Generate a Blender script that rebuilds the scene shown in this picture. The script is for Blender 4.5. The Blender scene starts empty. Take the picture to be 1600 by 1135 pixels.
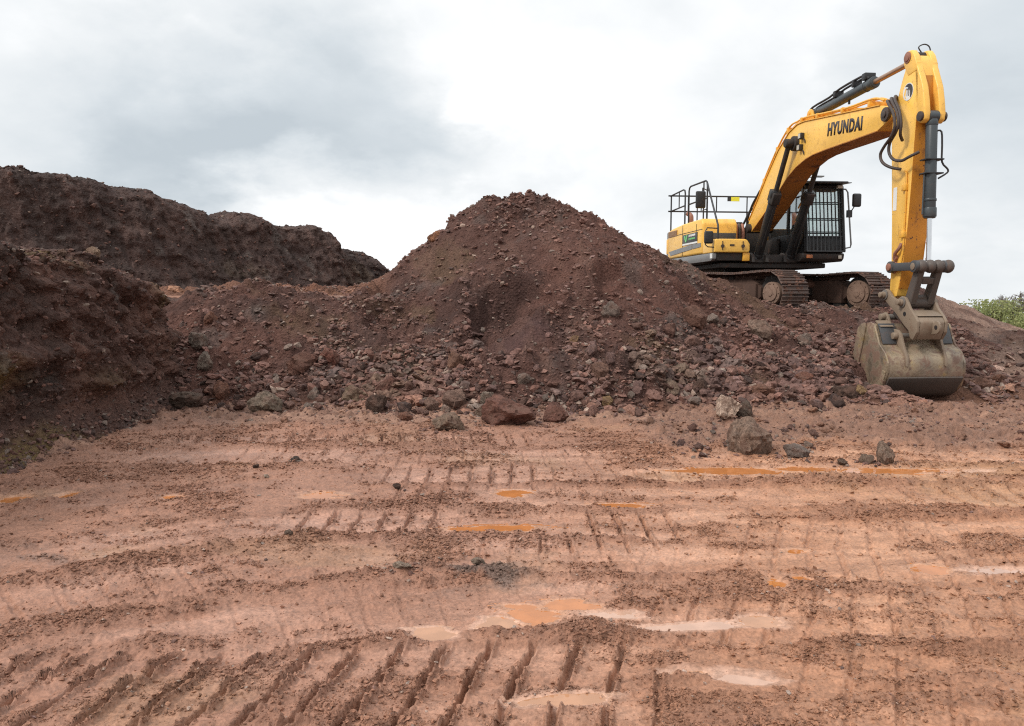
import bpy, bmesh, math, random
import numpy as np
from mathutils import Vector, Matrix

random.seed(7)
rng = np.random.default_rng(11)
scene = bpy.context.scene
col = scene.collection
R = math.radians

# ------------------------------------------------------------------ camera
CAM_H, CAM_F, HORIZON = 1.6, 1200.0, 462.0          # eye height, focal length and horizon row in photo pixels
cam_d = bpy.data.cameras.new('camera')
cam_d.lens = 36.0 * CAM_F / 1600.0
cam_d.sensor_width = 36.0
cam_d.clip_start = 0.05
cam_d.clip_end = 3000.0
cam = bpy.data.objects.new('camera', cam_d)
col.objects.link(cam)
PITCH = math.atan((567.5 - HORIZON) / CAM_F)
cam.location = (0, 0, CAM_H)
cam.rotation_euler = (math.pi / 2 - PITCH, 0, 0)
scene.camera = cam

def pix_ray(u, v):
    a, b, c = (u - 800) / CAM_F, 1.0, -(v - 567.5) / CAM_F
    cs, sn = math.cos(PITCH), math.sin(PITCH)
    return np.array([a, b * cs + c * sn, -b * sn + c * cs])

# ------------------------------------------------------------------ exposure
scene.view_settings.view_transform = 'Standard'
scene.view_settings.look = 'None'
scene.view_settings.exposure = 0.58
scene.view_settings.gamma = 1.0
scene.view_settings.use_curve_mapping = False
scene.cycles.use_denoising = False
scene.cycles.pixel_filter_type = 'BLACKMAN_HARRIS'
scene.cycles.filter_width = 1.15
scene.cycles.max_bounces = 6
scene.cycles.transparent_max_bounces = 12

# ------------------------------------------------------------------ sun
SUN_DIR = Vector((-0.80, -0.42, 0.86)).normalized()   # towards the sun
sd = bpy.data.lights.new('sun', 'SUN')
sd.energy = 1.5
sd.angle = R(10)
sd.color = (1.0, 0.955, 0.89)
sun = bpy.data.objects.new('sun', sd)
sun.rotation_euler = (-SUN_DIR).to_track_quat('-Z', 'Y').to_euler()
sun.location = (-20, -10, 30)
col.objects.link(sun)

# ------------------------------------------------------------------ world: daylight sky behind a broken overcast
world = bpy.data.worlds.new('World')
scene.world = world
world.use_nodes = True
wt = world.node_tree
wt.nodes.clear()

class NG:
    """tiny node-graph helper"""
    def __init__(self, tree):
        self.t = tree
    def n(self, kind, **kw):
        nd = self.t.nodes.new(kind)
        for k, v in kw.items():
            setattr(nd, k, v)
        return nd
    def put(self, sock, v):
        if isinstance(v, bpy.types.NodeSocket):
            self.t.links.new(v, sock)
        else:
            sock.default_value = v
    def math(self, op, a, b=None, c=None, clamp=False):
        nd = self.n('ShaderNodeMath', operation=op, use_clamp=clamp)
        self.put(nd.inputs[0], a)
        if b is not None: self.put(nd.inputs[1], b)
        if c is not None: self.put(nd.inputs[2], c)
        return nd.outputs[0]
    def vmath(self, op, a, b=None):
        nd = self.n('ShaderNodeVectorMath', operation=op)
        self.put(nd.inputs[0], a)
        if b is not None:
            if op == 'SCALE': self.put(nd.inputs['Scale'], b)
            else: self.put(nd.inputs[1], b)
        return nd.outputs['Value'] if op in ('DOT_PRODUCT', 'LENGTH', 'DISTANCE') else nd.outputs[0]
    def noise(self, vec, scale, detail=4.0, rough=0.55, dist=0.0, out=0):
        nd = self.n('ShaderNodeTexNoise')
        if vec is not None: self.put(nd.inputs['Vector'], vec)
        nd.inputs['Scale'].default_value = scale
        nd.inputs['Detail'].default_value = detail
        nd.inputs['Roughness'].default_value = rough
        nd.inputs['Distortion'].default_value = dist
        return nd.outputs[out]
    def remap(self, v, a, b, c=0.0, d=1.0, smooth=True):
        nd = self.n('ShaderNodeMapRange')
        nd.interpolation_type = 'SMOOTHSTEP' if smooth else 'LINEAR'
        self.put(nd.inputs['Value'], v)
        for k, x in zip(('From Min', 'From Max', 'To Min', 'To Max'), (a, b, c, d)):
            self.put(nd.inputs[k], x)
        return nd.outputs[0]
    def mix(self, fac, a, b, blend='MIX'):
        nd = self.n('ShaderNodeMix', data_type='RGBA', blend_type=blend)
        self.put(nd.inputs['Factor'], fac)
        for s, v in ((nd.inputs[6], a), (nd.inputs[7], b)):
            if isinstance(v, tuple) and len(v) == 3: v = v + (1,)
            self.put(s, v)
        return nd.outputs[2]

g = NG(wt)
tc = g.n('ShaderNodeTexCoord')
dirn = g.vmath('NORMALIZE', tc.outputs['Generated'])
sky = g.n('ShaderNodeTexSky', sky_type='NISHITA')
sky.sun_disc = False
sky.sun_elevation = math.asin(SUN_DIR.z)
sky.sun_rotation = math.atan2(SUN_DIR.x, SUN_DIR.y)
sky.air_density, sky.dust_density, sky.ozone_density = 1.0, 1.5, 1.0
# cloud deck seen in perspective: project the direction on a flat layer
sep = g.n('ShaderNodeSeparateXYZ'); g.put(sep.inputs[0], dirn)
zz = g.math('ADD', g.math('MAXIMUM', sep.outputs[2], 0.0), 0.40)
comb = g.n('ShaderNodeCombineXYZ')
g.put(comb.inputs[0], g.math('DIVIDE', sep.outputs[0], zz))
g.put(comb.inputs[1], g.math('DIVIDE', sep.outputs[1], zz))
wob = g.noise(comb.outputs[0], 1.5, 7, 0.58, out=1)
wobv = g.vmath('SCALE', g.vmath('SUBTRACT', wob, (0.5, 0.5, 0.5)), 0.42)
dd = g.vmath('NORMALIZE', g.vmath('ADD', dirn, wobv))
n_big = g.noise(comb.outputs[0], 0.85, 7, 0.56, 0.25)
n_fine = g.noise(comb.outputs[0], 2.6, 6, 0.55, 0.3)
light = g.math('ADD', g.math('MULTIPLY', g.math('SUBTRACT', n_big, 0.5), 1.1),
               g.math('MULTIPLY', g.math('SUBTRACT', n_fine, 0.5), 0.72))
light = g.math('ADD', light, 0.66)
def blob(u, v, rad_deg, w):
    d = pix_ray(u, v); d /= np.linalg.norm(d)
    dp = g.vmath('DOT_PRODUCT', dd, tuple(d))
    return g.remap(dp, math.cos(R(rad_deg)), 1.0, 0.0, w)
for u, v, r, w in CLOUDS if 'CLOUDS' in globals() else [
        (230, 205, 9, -.22), (380, 190, 10, -.30), (540, 190, 10, -.34), (650, 235, 7, -.22), (330, 255, 6, -.20), (800, 240, 7, -.12),
        (80, 190, 9, -.10), (150, 40, 12, .16), (450, 30, 11, .06),
        (470, 310, 6, .30), (560, 335, 8, .34), (660, 335, 8, .25), (720, 50, 8, .24), (800, 150, 7, .24), (960, 60, 9, .16),
        (1540, 110, 11, -.24), (1400, 50, 8, -.12), (1540, 400, 12, .20), (1000, 330, 10, .15), (1230, 130, 9, .12)]:
    light = g.math('ADD', light, blob(u, v, r, w))
ramp = g.n('ShaderNodeValToRGB')
el = ramp.color_ramp.elements
el[0].position = 0.0; el[0].color = (.375, .418, .452, 1)
el[1].position = 1.0; el[1].color = (.735, .740, .745, 1)
e = el.new(0.35); e.color = (.470, .508, .536, 1)
e = el.new(0.70); e.color = (.590, .612, .626, 1)
g.put(ramp.inputs[0], light)
zen = g.remap(sep.outputs[2], 0.30, 0.95, 1.0, 1.7)              # an overcast sky is brightest overhead
cloud = g.vmath('SCALE', ramp.outputs[0], g.math('MULTIPLY', zen, 10.0))
cover = g.remap(light, 0.95, 1.5, 0.99, 0.93)
final = g.mix(cover, sky.outputs[0], cloud)
bg = g.n('ShaderNodeBackground')
g.put(bg.inputs[0], final)
bg.inputs[1].default_value = 0.1
wo = g.n('ShaderNodeOutputWorld')
wt.links.new(bg.outputs[0], wo.inputs[0])

# ------------------------------------------------------------------ numpy noise
def _h(ix, iy, iz, seed):
    with np.errstate(over='ignore'):
        h = (ix.astype(np.uint32) * np.uint32(374761393) + iy.astype(np.uint32) * np.uint32(668265263)
             + iz.astype(np.uint32) * np.uint32(2147483647) + np.uint32(seed * 1274126177 & 0xffffffff))
        h = (h ^ (h >> np.uint32(13))) * np.uint32(1274126177)
        h = (h ^ (h >> np.uint32(16))) * np.uint32(2246822519)
        return h ^ (h >> np.uint32(15))
def hash01(ix, iy, iz=0, seed=0):
    iz = np.zeros_like(ix) + iz
    return _h(ix, iy, iz, seed).astype(np.float64) / 4294967295.0
def vnoise2(x, y, seed=0):
    """smooth value noise, about -1..1"""
    ix, iy = np.floor(x).astype(np.int64), np.floor(y).astype(np.int64)
    fx, fy = x - ix, y - iy
    fx = fx * fx * fx * (fx * (fx * 6 - 15) + 10); fy = fy * fy * fy * (fy * (fy * 6 - 15) + 10)
    a = hash01(ix, iy, 0, seed); b = hash01(ix + 1, iy, 0, seed)
    c = hash01(ix, iy + 1, 0, seed); d = hash01(ix + 1, iy + 1, 0, seed)
    return ((a + (b - a) * fx) * (1 - fy) + (c + (d - c) * fx) * fy) * 2 - 1
def fbm2(x, y, octv=5, gain=0.5, seed=0):
    s, a, t = 0.0, 1.0, 0.0
    c, sn = math.cos(0.6), math.sin(0.6)
    for k in range(octv):
        s = s + a * vnoise2(x + 17.3 * k, y - 9.1 * k, seed + k); t += a
        x, y = (c * x - sn * y) * 2.03, (sn * x + c * y) * 2.03
        a *= gain
    return s / t
def vnoise3(x, y, z, seed=0):
    ix, iy, iz = (np.floor(q).astype(np.int64) for q in (x, y, z))
    f = [q - i for q, i in ((x, ix), (y, iy), (z, iz))]
    fx, fy, fz = (q * q * (3 - 2 * q) for q in f)
    r = 0.0
    for dx in (0, 1):
        for dy in (0, 1):
            for dz in (0, 1):
                w = (fx if dx else 1 - fx) * (fy if dy else 1 - fy) * (fz if dz else 1 - fz)
                r = r + w * hash01(ix + dx, iy + dy, iz + dz, seed)
    return r * 2 - 1
def fbm3(x, y, z, octv=4, gain=0.5, seed=0):
    s, a, t = 0.0, 1.0, 0.0
    for k in range(octv):
        s = s + a * vnoise3(x, y, z, seed + k); t += a
        x, y, z = (0.8 * x - 0.6 * y) * 2.02 + 3.1, (0.6 * x + 0.8 * y) * 2.02, z * 2.02 - 1.7
        a *= gain
    return s / t
def clods(x, y, scale, seed=0, fill=0.75):
    """rounded, faceted lumps lying on a surface: height 0..1 in units of the cell size"""
    x, y = x / scale, y / scale
    ix, iy = np.floor(x).astype(np.int64), np.floor(y).astype(np.int64)
    best = np.zeros_like(x)
    for dx in (-1, 0, 1):
        for dy in (-1, 0, 1):
            cx, cy = ix + dx, iy + dy
            px = cx + hash01(cx, cy, 1, seed); py = cy + hash01(cx, cy, 2, seed)
            rr = 0.25 + 0.55 * hash01(cx, cy, 3, seed)
            ang = hash01(cx, cy, 4, seed) * 6.283
            ca, sa = np.cos(ang), np.sin(ang)
            ex, ey = x - px, y - py
            ax_ = (ca * ex + sa * ey); ay = (-sa * ex + ca * ey) * (1 + 0.7 * hash01(cx, cy, 5, seed))
            d = (np.abs(ax_) ** 2.6 + np.abs(ay) ** 2.6) ** (1 / 2.6)
            hgt = np.clip(1 - (d / rr) ** 2, 0, None) * rr * 0.8
            tilt = (ax_ * (hash01(cx, cy, 6, seed) - .5)) * 0.8
            hgt = np.where(hash01(cx, cy, 7, seed) < fill, np.sqrt(np.clip(hgt, 0, None)) * rr * 0.75 + tilt * (hgt > 0), 0)
            best = np.maximum(best, hgt)
    return best
def smooth(a, b, v):
    t = np.clip((v - a) / (b - a), 0, 1)
    return t * t * (3 - 2 * t)

# ------------------------------------------------------------------ object helpers
def tag(o, label=None, cat=None, group=None, kind=None):
    if label: o['label'] = label
    if cat: o['category'] = cat
    if group: o['group'] = group
    if kind: o['kind'] = kind
    return o
def link(name, mesh, mat=None, parent=None):
    o = bpy.data.objects.new(name, mesh)
    col.objects.link(o)
    if mat is not None and not mesh.materials:
        mesh.materials.append(mat)
    if parent is not None: o.parent = parent
    return o
def np_mesh(name, V, F, colors=None, smooth_shade=True, uv=None):
    """V (n,3), F (m,k) arrays -> mesh, fast"""
    V = np.asarray(V, dtype=np.float32); F = np.asarray(F, dtype=np.int32)
    me = bpy.data.meshes.new(name)
    me.vertices.add(len(V)); me.vertices.foreach_set('co', V.ravel())
    m, k = F.shape
    me.loops.add(m * k); me.loops.foreach_set('vertex_index', F.ravel())
    me.polygons.add(m)
    me.polygons.foreach_set('loop_start', np.arange(0, m * k, k, dtype=np.int32))
    me.polygons.foreach_set('loop_total', np.full(m, k, dtype=np.int32))
    me.update(calc_edges=True)
    if smooth_shade:
        me.polygons.foreach_set('use_smooth', np.ones(m, dtype=bool))
    if colors is not None:
        at = me.color_attributes.new('soil', 'FLOAT_COLOR', 'POINT')
        at.data.foreach_set('color', np.asarray(colors, dtype=np.float32).ravel())
    me.validate()
    return me
def grid_faces(nu, nv):
    i = np.arange(nu * nv).reshape(nv, nu)
    return np.stack([i[:-1, :-1], i[:-1, 1:], i[1:, 1:], i[1:, :-1]], -1).reshape(-1, 4)

# ------------------------------------------------------------------ materials
def new_mat(name):
    m = bpy.data.materials.new(name)
    m.use_nodes = True
    m.node_tree.nodes.clear()
    gg = NG(m.node_tree)
    b = gg.n('ShaderNodeBsdfPrincipled')
    o = gg.n('ShaderNodeOutputMaterial')
    m.node_tree.links.new(b.outputs[0], o.inputs[0])
    return m, gg, b
def bump(gg, b, height, strength, dist):
    bm = gg.n('ShaderNodeBump')
    bm.inputs['Strength'].default_value = strength
    bm.inputs['Distance'].default_value = dist
    gg.put(bm.inputs['Height'], height)
    gg.put(b.inputs['Normal'], bm.outputs[0])
def soil_mat(name, fine=60.0, bumpd=0.012, rough_dry=0.92, rough_wet=0.38, spec=0.3):
    """earth: colour painted per vertex ('soil', alpha = wetness), grain and crumb relief from noise"""
    m, gg, b = new_mat(name)
    at = gg.n('ShaderNodeAttribute', attribute_name='soil')
    pos = gg.n('ShaderNodeNewGeometry').outputs['Position']
    n1 = gg.noise(pos, fine, 6, 0.62)
    n2 = gg.noise(pos, fine * 0.22, 4, 0.6)
    v = gg.math('ADD', gg.remap(n1, .25, .75, .72, 1.24), gg.remap(n2, .25, .75, -.16, .16))
    c = gg.vmath('SCALE', at.outputs['Color'], v)
    speck = gg.remap(gg.noise(pos, fine * 1.7, 2, 0.5), .68, .74, 0, .35)
    c = gg.mix(speck, c, gg.vmath('SCALE', c, 1.7))
    gg.put(b.inputs['Base Color'], c)
    wet = at.outputs['Alpha']
    r = gg.math('ADD', gg.remap(wet, 0.0, 1.0, rough_dry, rough_wet, False), gg.remap(n2, .3, .7, -.07, .07))
    gg.put(b.inputs['Roughness'], r)
    b.inputs['Specular IOR Level'].default_value = spec
    vor = gg.n('ShaderNodeTexVoronoi', feature='F1')
    gg.put(vor.inputs['Vector'], pos); vor.inputs['Scale'].default_value = fine * 0.8
    hgt = gg.math('ADD', n1, gg.math('MULTIPLY', vor.outputs['Distance'], -0.5))
    hgt = gg.math('MULTIPLY', hgt, gg.remap(wet, 0.3, 1.0, 1.0, 0.25, False))
    bump(gg, b, hgt, 0.9, bumpd)
    return m
def rock_mat(name, scale=14.0, spec=0.25):
    """stone tinted per object/instance"""
    m, gg, b = new_mat(name)
    inst = gg.n('ShaderNodeAttribute', attribute_name='tint', attribute_type='INSTANCER')
    gg.put(b.inputs['Base Color'], inst.outputs['Color'])
    return m, gg, b, inst
# ------------------------------------------------------------------ soil colours (linear albedo)
C_PALE = np.array([.475, .252, .165]); C_MUD = np.array([.345, .168, .103]); C_BROWN = np.array([.245, .120, .077])
C_CRUMB = np.array([.165, .080, .052]); C_GREY = np.array([.20, .165, .145]); C_ORANGE = np.array([.50, .225, .10])
C_OCHRE = np.array([.36, .22, .11])
H_BASE = np.array([.103, .053, .042]); H_RED = np.array([.130, .062, .047]); H_DARK = np.array([.058, .033, .028])
H_OCHRE = np.array([.130, .082, .050]); H_GREY = np.array([.125, .100, .088]); H_PURP = np.array([.092, .050, .046])
def mixc(c, k, w):
    return c + (k - c) * np.clip(w, 0, 1)[..., None]

SOIL_GROUND = soil_mat('wet_red_mud', 55, 0.010, 0.80, 0.34, 0.30)
SOIL_HEAP = soil_mat('red_brown_spoil', 30, 0.06, 0.95, 0.6, 0.15)
SOIL_BANK = soil_mat('dark_cut_clay', 22, 0.09, 0.92, 0.55, 0.2)

# ------------------------------------------------------------------ spoil heap and banks as one height function
def ridge(x, y, p0, p1, z0, z1, slope, flat=0.0):
    ax_, ay = p1[0] - p0[0], p1[1] - p0[1]
    L2 = ax_ * ax_ + ay * ay
    t = np.clip(((x - p0[0]) * ax_ + (y - p0[1]) * ay) / L2, 0, 1)
    d = np.hypot(x - p0[0] - t * ax_, y - p0[1] - t * ay)
    return z0 + (z1 - z0) * t - slope * np.maximum(d - flat, 0)
def smax(items, k=0.10):
    a = np.stack(items); m = a.max(0)
    return m + k * np.log(np.exp((a - m) / k).sum(0))
def smin(a, b, k=0.10):
    return -smax([-a, -b], k)
def heap_base(x, y):
    wx = x + 0.28 * fbm2(x * .55, y * .55, 3, .5, 5); wy = y + 0.30 * fbm2(x * .55, y * .55, 3, .5, 9)
    it = []
    it.append(ridge(wx, wy, (-.45, 15.0), (1.00, 15.0), 3.38, 3.42, .75, .05))
    it.append(ridge(wx, wy, (1.05, 15.0), (3.5, 15.5), 3.2, 2.02, .66, .1))
    it.append(ridge(wx, wy, (3.4, 15.5), (4.9, 15.5), 2.15, 1.42, .52, .05))
    it.append(ridge(wx, wy, (4.7, 15.5), (7.8, 15.6), 1.32, 1.22, .36, .1))
    it.append(ridge(wx, wy, (.8, 13.2), (4.6, 13.2), .95, .80, .32, .1))
    it.append(ridge(wx, wy, (3.5, 14.0), (6.6, 14.6), .90, .85, .36, .1))
    it.append(ridge(wx, wy, (9.2, 20.3), (10.3, 20.3), 1.95, 1.88, .45, .1))
    it.append(ridge(wx, wy, (10.2, 20.0), (8.9, 16.4), 1.80, 1.15, .47, .1))
    pad = smin(1.22 + 0 * x, .40 * (wy - 12.3), .12)
    pad = smin(pad, 1.22 - .52 * (wx - 9.3), .12)
    pad = smin(pad, 1.6 + .5 * (wx - 1.5), .12)
    it.append(pad)
    terr = smin(1.57 + .012 * (y - 13.5) + 0 * x, .62 * (wy - 10.55), .06)
    terr = smin(terr, 1.60 - .55 * (wx + 2.2), .10)
    it.append(terr)
    it.append(ridge(wx, wy, (-3.0, 13.9), (-2.0, 14.2), 1.50, 2.0, .60, .05))
    it.append(np.full_like(x, -.22))
    z = smax(it, .045)
    # bite taken out of the front of the heap
    def bowl(cx, cy, rx, ry, depth, sd):
        e = np.hypot((x - cx) / rx, (y - cy) / ry) + .30 * fbm2(x * 1.6, y * 1.6, 4, .55, sd)
        rim = smooth(.72, .92, e)
        left = smooth(.35, -.55, (x - cx) / rx - .35 * (y - cy) / ry)              # steep on the upper left, open towards the lower right
        return depth * (1 - rim) * (.35 + .65 * left) - .10 * np.exp(-((e - 1.0) / .16) ** 2) * left
    z = z - bowl(.05, 11.8, 1.0, .85, .40, 33) - bowl(-1.9, 12.6, .7, .6, .20, 34) - bowl(1.9, 12.6, .7, .55, .22, 35) - bowl(3.3, 13.3, .6, .6, .22, 36)
    z = z + .16 * fbm2(x * .62 + 4, y * .62, 4, .55, 37) * smooth(.2, 1.0, z) * (.25 + .75 * smooth(-2.8, -1.8, x))
    return z
def heap_detail(x, y, zb):
    up = smooth(-.1, .35, zb)
    slide = fbm2(x * 2.6 + .3 * y, y * .55, 4, .55, 42)
    rough = smooth(-.12, .22, fbm2(x * .9, y * .9, 4, .55, 41) + .10 + .55 * slide - .30 * smooth(1.6, 2.6, zb))   # rubble vs. fine earth
    sm = (1 - smooth(.4, .8, np.hypot((x - .1) / .75, (y - 11.7) / .6)))                           # smooth inside the bite
    rough = rough * (1 - .85 * sm)
    right = smooth(9.3, 9.9, x - .35 * (y - 17))                                                      # smooth flank at the right
    rough = rough * (1 - .8 * right)
    d = .13 * fbm2(x * .9, y * .9, 4, .5, 50) + .085 * fbm2(x * 2.6, y * 2.6, 4, .55, 51)
    d += .09 * (.4 - np.abs(fbm2(x * 1.7, y * 1.7, 4, .55, 52))) * (1 - right)
    d += .16 * clods(x + .2 * y, y, .55, 65, .22) * (1 - right) * (1 - .8 * sm)
    d += rough * (.95 * .30 * clods(x, y, .30, 60, .40) + .95 * .15 * clods(x, y, .15, 61, .65) + .9 * .075 * clods(x, y, .08, 62, .85))
    d += (1 - rough) * (.03 * fbm2(x * 9, y * 9, 3, .6, 53) + .5 * .07 * clods(x, y, .07, 63, .45) * (1 - .5 * sm)) 
    d += .05 * slide * smooth(.3, .8, zb) + .016 * fbm2(x * 22, y * 22, 2, .6, 54)
    crest = smooth(2.3, 3.3, zb)
    d += crest * (.20 * clods(x, y, .26, 64, .5) + .12 * fbm2(x * 2.2, y * 2.2, 3, .6, 66))
    return d * up - .08 * (1 - up), rough, sm, right

hx = np.arange(-7.6, 15.0, .0235)
hy = np.concatenate([np.arange(9.3, 12.0, .0215), np.arange(12.0, 15.8, .025), np.arange(15.8, 18.0, .05), np.arange(18.0, 25.0, .09)])
HX, HY = np.meshgrid(hx, hy)
HB = heap_base(HX, HY)
hd, H_ROUGH, H_SM, H_RIGHT = heap_detail(HX, HY, HB)
HZ = HB + hd
# the cleared pocket the bucket stands in, and the tracks' bed
bk = np.hypot((HX - 6.62) / 1.42, (HY - 11.9) / .72)
HZ = np.where(bk < 1.15, np.minimum(HZ, -.08 + .5 * smooth(.72, 1.15, bk)), HZ)
bed = (1 - smooth(2.2, 2.9, np.hypot(HX - 5.84, HY - 18.6)))
HZ = HZ * (1 - bed) + (1.19 + .12 * fbm2(HX * 1.5, HY * 1.5, 4, .5, 71)) * bed
def heap_z(x, y):
    """bilinear height of the finished heap surface"""
    x = np.asarray(x, float); y = np.asarray(y, float)
    i = np.clip((x - hx[0]) / (hx[1] - hx[0]), 0, len(hx) - 1.001); j = np.clip(np.interp(y, hy, np.arange(len(hy))), 0, len(hy) - 1.001)
    i0, j0 = i.astype(int), j.astype(int); fi, fj = i - i0, j - j0
    return (HZ[j0, i0] * (1 - fi) + HZ[j0, i0 + 1] * fi) * (1 - fj) + (HZ[j0 + 1, i0] * (1 - fi) + HZ[j0 + 1, i0 + 1] * fi) * fj
c = np.broadcast_to(H_BASE, HX.shape + (3,)).copy()
f1, f2, f3 = fbm2(HX * .45, HY * .45, 4, .5, 80), fbm2(HX * 1.1, HY * 1.1, 4, .55, 81), fbm2(HX * .8 + HB, HY * .8, 4, .55, 82)
c = mixc(c, H_RED, .8 * smooth(-.1, .45, f1)); c = mixc(c, H_DARK, .75 * smooth(.02, .4, f2) * (1 - H_RIGHT))
c = mixc(c, H_OCHRE, .55 * smooth(.22, .5, f3)); c = mixc(c, H_GREY, .45 * smooth(.28, .55, fbm2(HX * 1.5, HY * 1.5, 3, .5, 83)))
c = mixc(c, H_PURP, .7 * H_SM)
c = mixc(c, np.array([.165, .090, .068]), .55 * smooth(.05, .4, fbm2(HX * 2.6 + .3 * HY, HY * .55, 4, .55, 42)) * (1 - H_ROUGH))
c = mixc(c, np.array([.30, .195, .150]), .85 * H_RIGHT * smooth(-.35, .3, fbm2(HX * .7, HY * 1.6, 4, .5, 84)))
low = 1 - smooth(.02, .22, HB + .06 * fbm2(HX * 2, HY * 2, 3, .5, 85))
c = mixc(c, C_BROWN * .85, .7 * low)
c = mixc(c, C_BROWN, .6 * smooth(1.50, 1.60, HZ) * (1 - smooth(1.95, 2.1, HZ)) * smooth(13.3, 13.7, HY) * (1 - smooth(-2.6, -2.0, HX)))
HC = np.concatenate([c, np.full(HX.shape + (1,), .1)], -1)
V = np.stack([HX, HY, HZ], -1).reshape(-1, 3)
spoil = link('spoil_heap', np_mesh('spoil_heap', V, grid_faces(len(hx), len(hy)), HC.reshape(-1, 4)), SOIL_HEAP)
tag(spoil, 'tall cone of red brown spoil heaped behind the muddy ground', kind='structure')

# ------------------------------------------------------------------ muddy ground with crawler prints and puddles
class Lane:
    def __init__(self, cx, cy, rad, x0, x1, hw, depth, bars, phase, skew=0.0, berm=.03, seed=0, soft=.5):
        self.__dict__.update(locals())
    def coords(self, x, y):
        if self.rad is None:                       # straight, along X with a slope of cx
            yy = self.cy + self.cx * x
            return y - yy, x
        dx, dy = x - self.cx, y - self.cy          # arc left of its centre, straight to the right of it
        r = np.hypot(dx, dy)
        d = np.where(dx < 0, r - self.rad, dy - self.rad)
        s = np.where(dx < 0, np.arctan2(dx, np.maximum(dy, 1e-3)) * self.rad, dx)
        return d, s
LANES = [
    Lane(.5, -.2, 5.9, -4.4, 2.0, .34, .022, .10, .1, .1, .03, 1),
    Lane(.5, -.3, 5.15, -4.4, 1.5, .34, .026, .25, .0, .1, .03, 2),
    Lane(.5, -.4, 4.40, -4.2, 1.2, .34, .026, .15, .2, .0, .03, 3),
    Lane(-.01, 8.45, None, -4.2, .6, .36, .045, .9, .1, .15, .04, 4),
    Lane(.00, 7.55, None, -4.4, 7.5, .36, .030, .35, .4, .0, .035, 5),
    Lane(-.015, 6.90, None, -1.5, 4.4, .36, .045, .75, .0, .0, .045, 6),
    Lane(-.015, 6.12, None, -1.35, 5.0, .36, .040, .75, .0, .0, .045, 7),
    Lane(-.01, 5.38, None, -1.9, 1.5, .34, .045, .8, .0, .0, .05, 8),
    Lane(-.01, 4.70, None, -.5, 1.5, .32, .030, .7, .0, .0, .035, 15),
    Lane(.02, 5.05, None, 1.2, 5.5, .36, .030, .30, .15, -.45, .03, 9),
    Lane(.00, 4.45, None, -.2, 5.0, .36, .030, .35, .35, -.35, .03, 10),
    Lane(.01, 3.75, None, .3, 4.0, .36, .032, .32, .6, -.45, .03, 11),
    Lane(-.02, 3.05, None, .9, 3.0, .36, .030, .32, .2, -.5, .03, 12),
    Lane(.08, 2.98, None, -3.2, .8, .52,   .045, 1.06, .0, -.22, .050, 13),
    Lane(.10, 2.20, None, -2.9, .3, .34, .045, 1.0, .0, -.22, .04, 14),
]
PUDDLES = [  # photo pixel centre, half sizes in m (x, y), tilt, colour
    ((830, 952), .185, .135, -.30, 'o'), ((893, 936), .16, .10, -.32, 'o'), ((955, 951), .16, .06, .0, 'p'), ((775, 966), .11, .10, -.3, 'm'),
    ((676, 981), .12, .09, -.35, 'm'), ((1085, 970), .30, .05, .10, 'p'), ((1185, 962), .12, .08, .1, 'm'), ((890, 1084), .22, .065, .06, 'm'), ((1212, 905), .08, .08, 0, 'o'),
    ((1252, 898), .07, .06, 0, 'o'), ((1246, 855), .10, .07, 0, 'o'), ((1455, 886), .13, .09, 0, 'o'), ((1560, 889), .22, .07, 0, 'p'),
    ((1150, 732), .70, .16, 0, 'o'), ((1410, 734), .75, .17, .02, 'o'), ((1265, 729), .35, .12, 0, 'o'), ((1532, 735), .15, .08, 0, 'p'), ((20, 776), .15, .13, 0, 'o'), ((105, 771), .10, .12, 0, 'o'),
    ((268, 772), .11, .09, 0, 'o'), ((500, 770), .20, .13, 0, 'o'), ((800, 766), .16, .16, 0, 'o'), ((785, 821), .40, .09, 0, 'o'),
    ((970, 785), .25, .08, 0, 'o'), ((1150, 1050), .17, .07, -.2, 'p'), ((1075, 1045), .12, .06, 0, 'm'),
]
def flat_xy(u, v):
    r = pix_ray(u, v); t = -CAM_H / r[2]
    return r[0] * t, r[1] * t

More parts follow.
